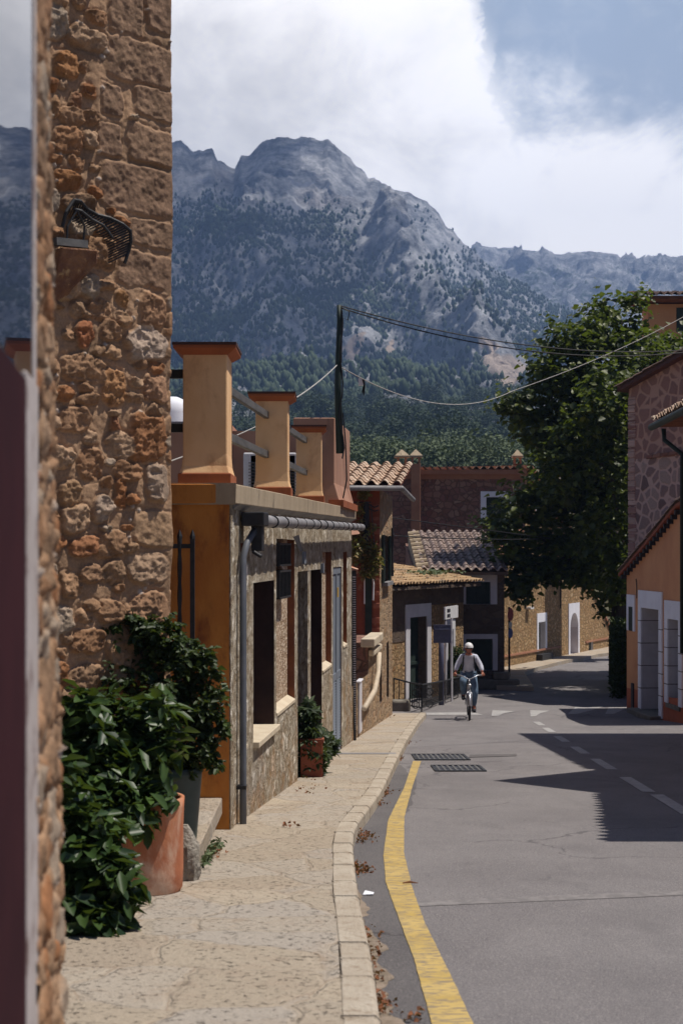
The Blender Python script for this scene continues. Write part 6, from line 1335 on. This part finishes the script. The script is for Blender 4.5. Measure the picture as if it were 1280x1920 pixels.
def plantpts(bl,seed):
    r=np.random.RandomState(seed); o=[]
    for (px,py,Y,rx,rz,n) in bl: o+=list(blob_pts(n,(WX(px,Y),Y,WZ(py,Y)),(rx,rx,rz),r.randint(9999),.3))
    return o
Ys_=ps.y
rosettes(ts,plantpts([(578,1335,Ys_,.10,.14,40),(580,1375,Ys_,.16,.16,75),(590,1410,Ys_,.16,.15,70),(600,1385,Ys_+.3,.12,.1,36),(612,1405,Ys_+.5,.12,.08,34),(582,1445,Ys_,.15,.14,60),(625,1395,Ys_+.5,.05,.06,12)],12),'leaf_dark',.12,3)
m=MB()
for (x,y) in((578,1330),(590,1400),(612,1405),(575,1380)): m.tube([(ps.x,ps.y,gy+hh),(WX((x+575)/2,Ys_),Ys_,WZ((y+1450)/2,Ys_)),(WX(x,Ys_),Ys_,WZ(y,Ys_))],[.015,.01,.005],6)
m.build('stem','bark',ts)

# ================================================================ litter, drains
pts=[];rr=random.Random(9)
for (px,py,n,s_) in((745,1425,14,.10),(718,1490,26,.09),(706,1510,14,.06),(683,1570,40,.055),(676,1580,14,.04),(675,1635,46,.05),(667,1628,14,.04),(692,1762,12,.06),(694,1795,12,.05),(712,1890,26,.04),(703,1832,9,.05),(775,1912,9,.03),(760,1395,9,.1)):
    q=gp(px,py)
    for _ in range(n*2): pts.append((q.x+rr.gauss(0,s_*.8),q.y+rr.gauss(0,s_*2.6),0))
pts=[(max(x,XK(y)+.015),y,g(y)+.012+rr.random()*.02) for (x,y,z) in pts]
o=leaves('fallen_leaves','leaf_litter',None,pts,.026,.5,5,1,1.2,.7); tag(o,'dry brown leaves gathered in the gutter along the kerb','leaves',kind='stuff')
pts=[]
for (px,py,n,s_) in((540,1550,14,.05),(593,1478,8,.07),(575,1484,14,.08),(398,1602,24,.05),(590,1460,5,.1),(735,1345,6,.15)):
    q=gp(px,py,.12)
    for _ in range(n): pts.append((q.x+rr.gauss(0,s_),q.y+rr.gauss(0,s_*1.5),g(q.y)+.13+rr.random()*.012))
o=leaves('fallen_leaves','leaf_litter',None,pts,.032,.6,6,1,1.2,.7); tag(o,'few dry leaves scattered on the left pavement','leaves',kind='stuff')
q0=gp(372,1632,.12); q1=gp(408,1585,.12); pts=[tuple(q0.lerp(q1,rr.random())+Vector((rr.gauss(0,.02),rr.gauss(0,.03),rr.random()*.05))) for _ in range(160)]
o=leaves('weeds','leaf_olive',None,pts,.05,.2,8,1); tag(o,'small weeds growing along the edge of the entrance step','weeds',kind='stuff')
for (px,py,lab) in((690,1679,'small white paper scrap on the asphalt beside the kerb, left of the yellow line'),):
    q=gp(px,py); m=MB(); m.add([(q.x-.035,q.y-.03,q.z+.012),(q.x+.03,q.y-.035,q.z+.016),(q.x+.04,q.y+.03,q.z+.012),(q.x-.02,q.y+.035,q.z+.024),(q.x-.035,q.y-.03,q.z+.008),(q.x+.03,q.y-.035,q.z+.012),(q.x+.04,q.y+.03,q.z+.008),(q.x-.02,q.y+.035,q.z+.02)],[(0,1,2,3),(7,6,5,4),(0,4,5,1),(1,5,6,2),(2,6,7,3),(3,7,4,0)]); tag(m.build('paper_scrap','white_paint'),lab,'litter')
q=gp(768,1661); m=MB(); m.tube([(q.x-.05,q.y,q.z+.018),(q.x,q.y+.01,q.z+.024),(q.x+.055,q.y,q.z+.018)],[.004,.008,.003],6); tag(m.build('twig','leaf_litter'),'short brown twig lying on the yellow line','twig')
def grate(x0,x1,y0,y1,lab):
    a=gp(x0,y1); b=gp(x1,y1); c_=gp(x1,y0); d_=gp(x0,y0); cx_=(a.x+b.x)/2; Ya_,Yb_=a.y,d_.y; w=b.x-a.x; cy=(Ya_+Yb_)/2
    t=thing('drain_grate',lab,'drain grate',(cx_,cy,g(cy)),'drain grates in the road'); sl=(g(Yb_)-g(Ya_))/(Yb_-Ya_)
    def bar(xa,xb,ya,yb,m,z=.016): m.prism([(xa,ya),(xb,ya),(xb,yb),(xa,yb)],[g(ya)-.03,g(ya)-.03,g(yb)-.03,g(yb)-.03],[g(ya)+z,g(ya)+z,g(yb)+z,g(yb)+z])
    m=MB(); L_,R_=cx_-w/2,cx_+w/2; bar(L_,R_,Ya_,Ya_+.05,m); bar(L_,R_,Yb_-.05,Yb_,m); bar(L_,L_+.04,Ya_+.05,Yb_-.05,m); bar(R_-.04,R_,Ya_+.05,Yb_-.05,m); m.build('frame','dark_iron',t)
    m=MB(); n=int(w/.07); 
    for i in range(1,n): x=L_+w*i/n; bar(x-.016,x+.016,Ya_+.05,Yb_-.05,m,.013)
    bar(L_+.04,R_-.04,cy-.02,cy+.02,m,.012); m.build('bars','rail_steel',t)
    m=MB(); bar(L_+.02,R_-.02,Ya_+.02,Yb_-.02,m,.0065); m.build('pit','sign_black',t)
grate(778,882,1415,1426,'long iron drain grate across the end of the yellow line, farther of the two'); grate(815,912,1436,1447,'rectangular iron drain grate in the road, nearer of the two')
o=patch('trench_cover','asphalt_patch',((878,1421),(968,1418),(968,1414),(880,1416)),.007)
struct(o)
m=MB(); q=gp(690,1413,.12); m.prism([(q.x-.55,q.y-.12),(q.x+.4,q.y-.12),(q.x+.4,q.y+.12),(q.x-.55,q.y+.12)],[g(q.y-.12)+.1]*2+[g(q.y+.12)+.1]*2,[g(q.y-.12)+.125]*2+[g(q.y+.12)+.125]*2); tag(m.build('pavement_grate','zinc'),'narrow grey drain strip set across the left pavement','drain grate')

# ================================================================ cyclist
def skin(name,J,Ed,rad,mat,parent,lv=2,off=(0,0,0),root=0):
    me=bpy.data.meshes.new(name); me.from_pydata([tuple(Vector(j)) for j in J],Ed,[]); o=bpy.data.objects.new(name,me); col.objects.link(o); me.materials.append(MATS[mat]); o.parent=parent
    mo=o.modifiers.new('skin','SKIN'); mo.use_smooth_shade=True
    sv=me.skin_vertices[0].data if len(me.skin_vertices) else None
    if sv is None: return o
    for i,r_ in enumerate(rad): sv[i].radius=(r_,r_) if not isinstance(r_,tuple) else r_; sv[i].use_root=(i==root)
    s=o.modifiers.new('sub','SUBSURF'); s.levels=lv; s.render_levels=lv
    return o
YC=gp(880,1351).y; cyx=WX(882,YC); cz_=g(YC)
bk=thing('bicycle','silver city bicycle ridden towards the viewer on the raised crossing','bicycle',(cyx,YC+.5,cz_)); bk.rotation_euler=(0,0,R(-3.5))
def L_(m,name,mat,parent,smooth=True):
    me=bpy.data.meshes.new(name); me.from_pydata(m.v,[],m.f); me.materials.append(MATS[mat]); me.polygons.foreach_set('use_smooth',[smooth]*len(me.polygons)); o=bpy.data.objects.new(name,me); col.objects.link(o); o.parent=parent; return o
def ring(c,r,tr,n=36,k=8):
    m=MB(); vs=[];fs=[]
    for i in range(n):
        a=2*math.pi*i/n
        for j in range(k): b=2*math.pi*j/k; rr_=r+tr*math.cos(b); vs.append((c[0]+tr*math.sin(b),c[1]+rr_*math.cos(a),c[2]+rr_*math.sin(a)))
    for i in range(n):
        for j in range(k): fs.append((i*k+j,i*k+(j+1)%k,((i+1)%n)*k+(j+1)%k,((i+1)%n)*k+j))
    return m.add(vs,fs)
FW=(0,-.5,.335); RW=(0,.55,.335)
for c_ in(FW,RW):
    w=L_(ring(c_,.31,.026),'wheel','tyre',bk); m=MB(); m.add(ring(c_,.28,.012).v,ring(c_,.28,.012).f); 
    for i in range(16): a=2*math.pi*i/16; m.tube([(c_[0]+(.03 if i%2 else -.03),c_[1],c_[2]),(c_[0],c_[1]+.28*math.cos(a),c_[2]+.28*math.sin(a))],.0025,4)
    m.tube([(c_[0]-.05,c_[1],c_[2]),(c_[0]+.05,c_[1],c_[2])],.02,8); L_(m,'rim','bike_silver',w)
m=MB(); hd_=Vector((0,-.30,.84)); m.tube([(0,-.26,.68),hd_],.028,8); m.tube([(0,-.27,.7),(0,.12,.30)],.032,8); m.tube([(0,.12,.30),(0,.28,.86)],.02,8); m.tube([(0,-.28,.76),(0,.26,.70)],.02,8)
for s_ in(-1,1): m.tube([(s_*.02,.12,.30),(s_*.055,.55,.335)],.012,6); m.tube([(s_*.02,.26,.72),(s_*.055,.55,.335)],.011,6)
L_(m,'frame','bike_silver',bk)
m=MB(); 
for s_ in(-1,1): m.tube([(s_*.012,-.26,.7),(s_*.055,-.33,.6),(s_*.055,-.5,.335)],.014,6)
L_(m,'fork','bike_silver',bk)
m=MB(); m.tube([(0,-.30,.82),(0,-.33,.95)],.02,8); m.tube([(-.30,-.16,1.03),(-.2,-.28,1.03),(-.07,-.35,.97),(0,-.36,.94),(.07,-.35,.97),(.2,-.28,1.03),(.30,-.16,1.03)],.014,8); L_(m,'handlebar','bike_silver',bk)
m=MB(); [m.tube([(s_*.30,-.16,1.03),(s_*.335,-.06,1.02)],.019,8) for s_ in(-1,1)]; L_(m,'grip','tyre',bk)
m=MB(); m.box((0,-.40,.80),(.09,.07,.07)); m.tube([(0,-.37,.94),(0,-.40,.86)],.012,6); L_(m,'headlight','bike_silver',bk)
m=MB(); m.add([(0,.12,.90),(-.03,.13,.88),(.03,.13,.88),(-.09,.36,.93),(.09,.36,.93),(0,.36,.90),(-.06,.26,.91),(.06,.26,.91)],[(0,1,6,7,2)[::-1],(6,3,4,7),(1,5,3,6),(2,7,4,5),(0,2,5,1),(3,5,4)]); L_(m,'saddle','tyre',bk)
m=MB(); m.tube([(0,.12,.30),(.06,.12,.30)],.07,12); m.tube([(.07,.12,.30),(.075,.10,.14)],.012,6); m.tube([(-.07,.12,.30),(-.075,.14,.46)],.012,6); m.box((.13,.09,.13),(.10,.08,.02)); m.box((-.13,.15,.47),(.10,.08,.02)); L_(m,'crank','bike_silver',bk)
m=MB(); 
for i in range(9):
    pass
c_=FW; vs=[]; 
for i in range(15):
    a=R(20+i*11); 
    for x in(-.03,.03): vs.append((x,c_[1]+.355*math.cos(a),c_[2]+.355*math.sin(a)))
    for x in(.03,-.03): vs.append((x,c_[1]+.36*math.cos(a),c_[2]+.36*math.sin(a)))
m.add(vs,[(i*4+k_,i*4+(k_+1)%4,(i+1)*4+(k_+1)%4,(i+1)*4+k_) for i in range(14) for k_ in range(4)]); L_(m,'mudguard','bike_silver',bk)
pr=thing('person','cyclist in white helmet, pale blue long sleeved shirt and jeans, riding towards the viewer','person',(cyx,YC+.5,cz_)); pr.rotation_euler=(0,0,R(-3.5))
J=[(0,.27,.98),(0,.24,1.12),(0,.18,1.27),(0,.12,1.42),(0,.08,1.50),(0,.055,1.56),(0,.03,1.64),(0,.03,1.70),
   (-.17,.13,1.42),(-.27,.05,1.22),(-.315,-.08,1.08),(.17,.13,1.42),(.27,.05,1.22),(.315,-.08,1.08),
   (-.10,.24,.95),(-.14,-.12,.86),(-.125,.12,.58),(-.125,.08,.52),(.10,.24,.95),(.135,-.02,.62),(.125,.10,.24),(.125,.04,.19)]
Ed=[(0,1),(1,2),(2,3),(3,4),(4,5),(5,6),(6,7),(3,8),(8,9),(9,10),(3,11),(11,12),(12,13),(0,14),(14,15),(15,16),(16,17),(0,18),(18,19),(19,20),(20,21)]
rad=[.12,.115,.12,.115,.06,.055,.085,.07,.055,.042,.028,.055,.042,.028,.085,.058,.038,.03,.085,.058,.038,.03]
skin('body',J,Ed,rad,'skin',pr)
ST_=J[0:4]+J[8:14]+[(0,.10,1.46)]; skin('shirt',[(0,.26,1.0),(0,.23,1.13),(0,.175,1.28),(0,.12,1.41),(0,.085,1.475),(-.165,.125,1.425),(-.28,.05,1.22),(-.312,-.055,1.10),(.165,.125,1.425),(.28,.05,1.22),(.312,-.055,1.10)],[(0,1),(1,2),(2,3),(3,4),(3,5),(5,6),(6,7),(3,8),(8,9),(9,10)],[(.17,.12),(.17,.125),(.165,.13),(.14,.11),.075,.078,.066,.046,.078,.066,.046],'shirt',pr)
skin('jeans',[(0,.27,.97),(-.10,.22,.96),(-.145,-.13,.87),(-.128,.11,.54),(.10,.22,.96),(.14,-.03,.62),(.126,.09,.27)],[(0,1),(1,2),(2,3),(0,4),(4,5),(5,6)],[.14,.11,.088,.052,.11,.088,.052],'jeans',pr)
for s_,(x,y,z,sx) in(('l',(-.128,.12,.56,0)),('r',(.128,.10,.27,0))):
    skin('shoe',[(x,y+.02,z+.05),(x,y,z-.09),(x,y-.12,z-.10),(x,y-.19,z-.105)],[(0,1),(1,2),(2,3)],[.05,.052,.046,.035],'sock_dark',pr)
# hands with fingers round the grips
for s_ in(-1,1):
    V=[(s_*.315,-.08,1.08),(s_*.318,-.11,1.055)]; Ed=[(0,1)]; rr_=[.026,.030]
    for k_ in range(4):
        b=len(V); x=s_*(.30+.022*k_*.9)-s_*.0; yy=-.14+.022*k_; V+=[(x-.0,yy-.02,1.05),(x,yy-.035,1.02),(x,yy-.01,1.0)]; Ed+=[(1,b),(b,b+1),(b+1,b+2)]; rr_+=[.012,.011,.009]
    b=len(V); V+=[(s_*.285,-.10,1.04),(s_*.28,-.12,1.01)]; Ed+=[(1,b),(b,b+1)]; rr_+=[.012,.010]
    skin('hand',V,Ed,rr_,'skin',pr,2,root=1)
# head: nose, brow, ears; helmet, sunglasses
hc_=Vector((0,.015,1.635)); m=MB(); 
def ell(c,r,n=20,k=12,zmin=-1.0):
    m=MB(); 
    for j in range(k+1):
        p=-math.pi/2+math.pi*j/k; p=max(p,math.asin(zmin)) 
        for i in range(n): a=2*math.pi*i/n; m.v.append((c[0]+r[0]*math.cos(p)*math.cos(a),c[1]+r[1]*math.cos(p)*math.sin(a),c[2]+r[2]*math.sin(p)))
    for j in range(k):
        for i in range(n): m.f.append((j*n+i,j*n+(i+1)%n,(j+1)*n+(i+1)%n,(j+1)*n+i))
    return m
hm=ell(hc_,(.078,.095,.115)); hm.add([(0,-.10,1.635),(-.014,-.085,1.60),(.014,-.085,1.60),(0,-.07,1.65)],[(0,1,2),(0,3,1),(0,2,3)]); hm.add(ell((-.08,.02,1.63),(.012,.025,.032),8,6).v,ell((0,0,0),(1,1,1),8,6).f); hm.add(ell((.08,.02,1.63),(.012,.025,.032),8,6).v,ell((0,0,0),(1,1,1),8,6).f)
L_(hm,'face','skin',pr); hl=ell((0,.03,1.665),(.105,.135,.115),24,14,-.05); L_(hl,'helmet','helmet_white',pr)
m=MB(); [m.tube([(s_*.085,.0,1.68),(s_*.06,-.05,1.56),(0,-.06,1.52)],.006,5) for s_ in(-1,1)]; m.box((0,-.085,1.645),(.13,.02,.03)); L_(m,'strap_and_glasses','sock_dark',pr,False)
m=MB(); [m.tube([(s_*.10,.22,1.47),(s_*.115,.06,1.47),(s_*.13,.02,1.38),(s_*.14,.06,1.22),(s_*.16,.16,1.1)],.017,6) for s_ in(-1,1)]; m.box((0,.34,1.30),(.28,.16,.42)); L_(m,'backpack','sock_dark',pr)
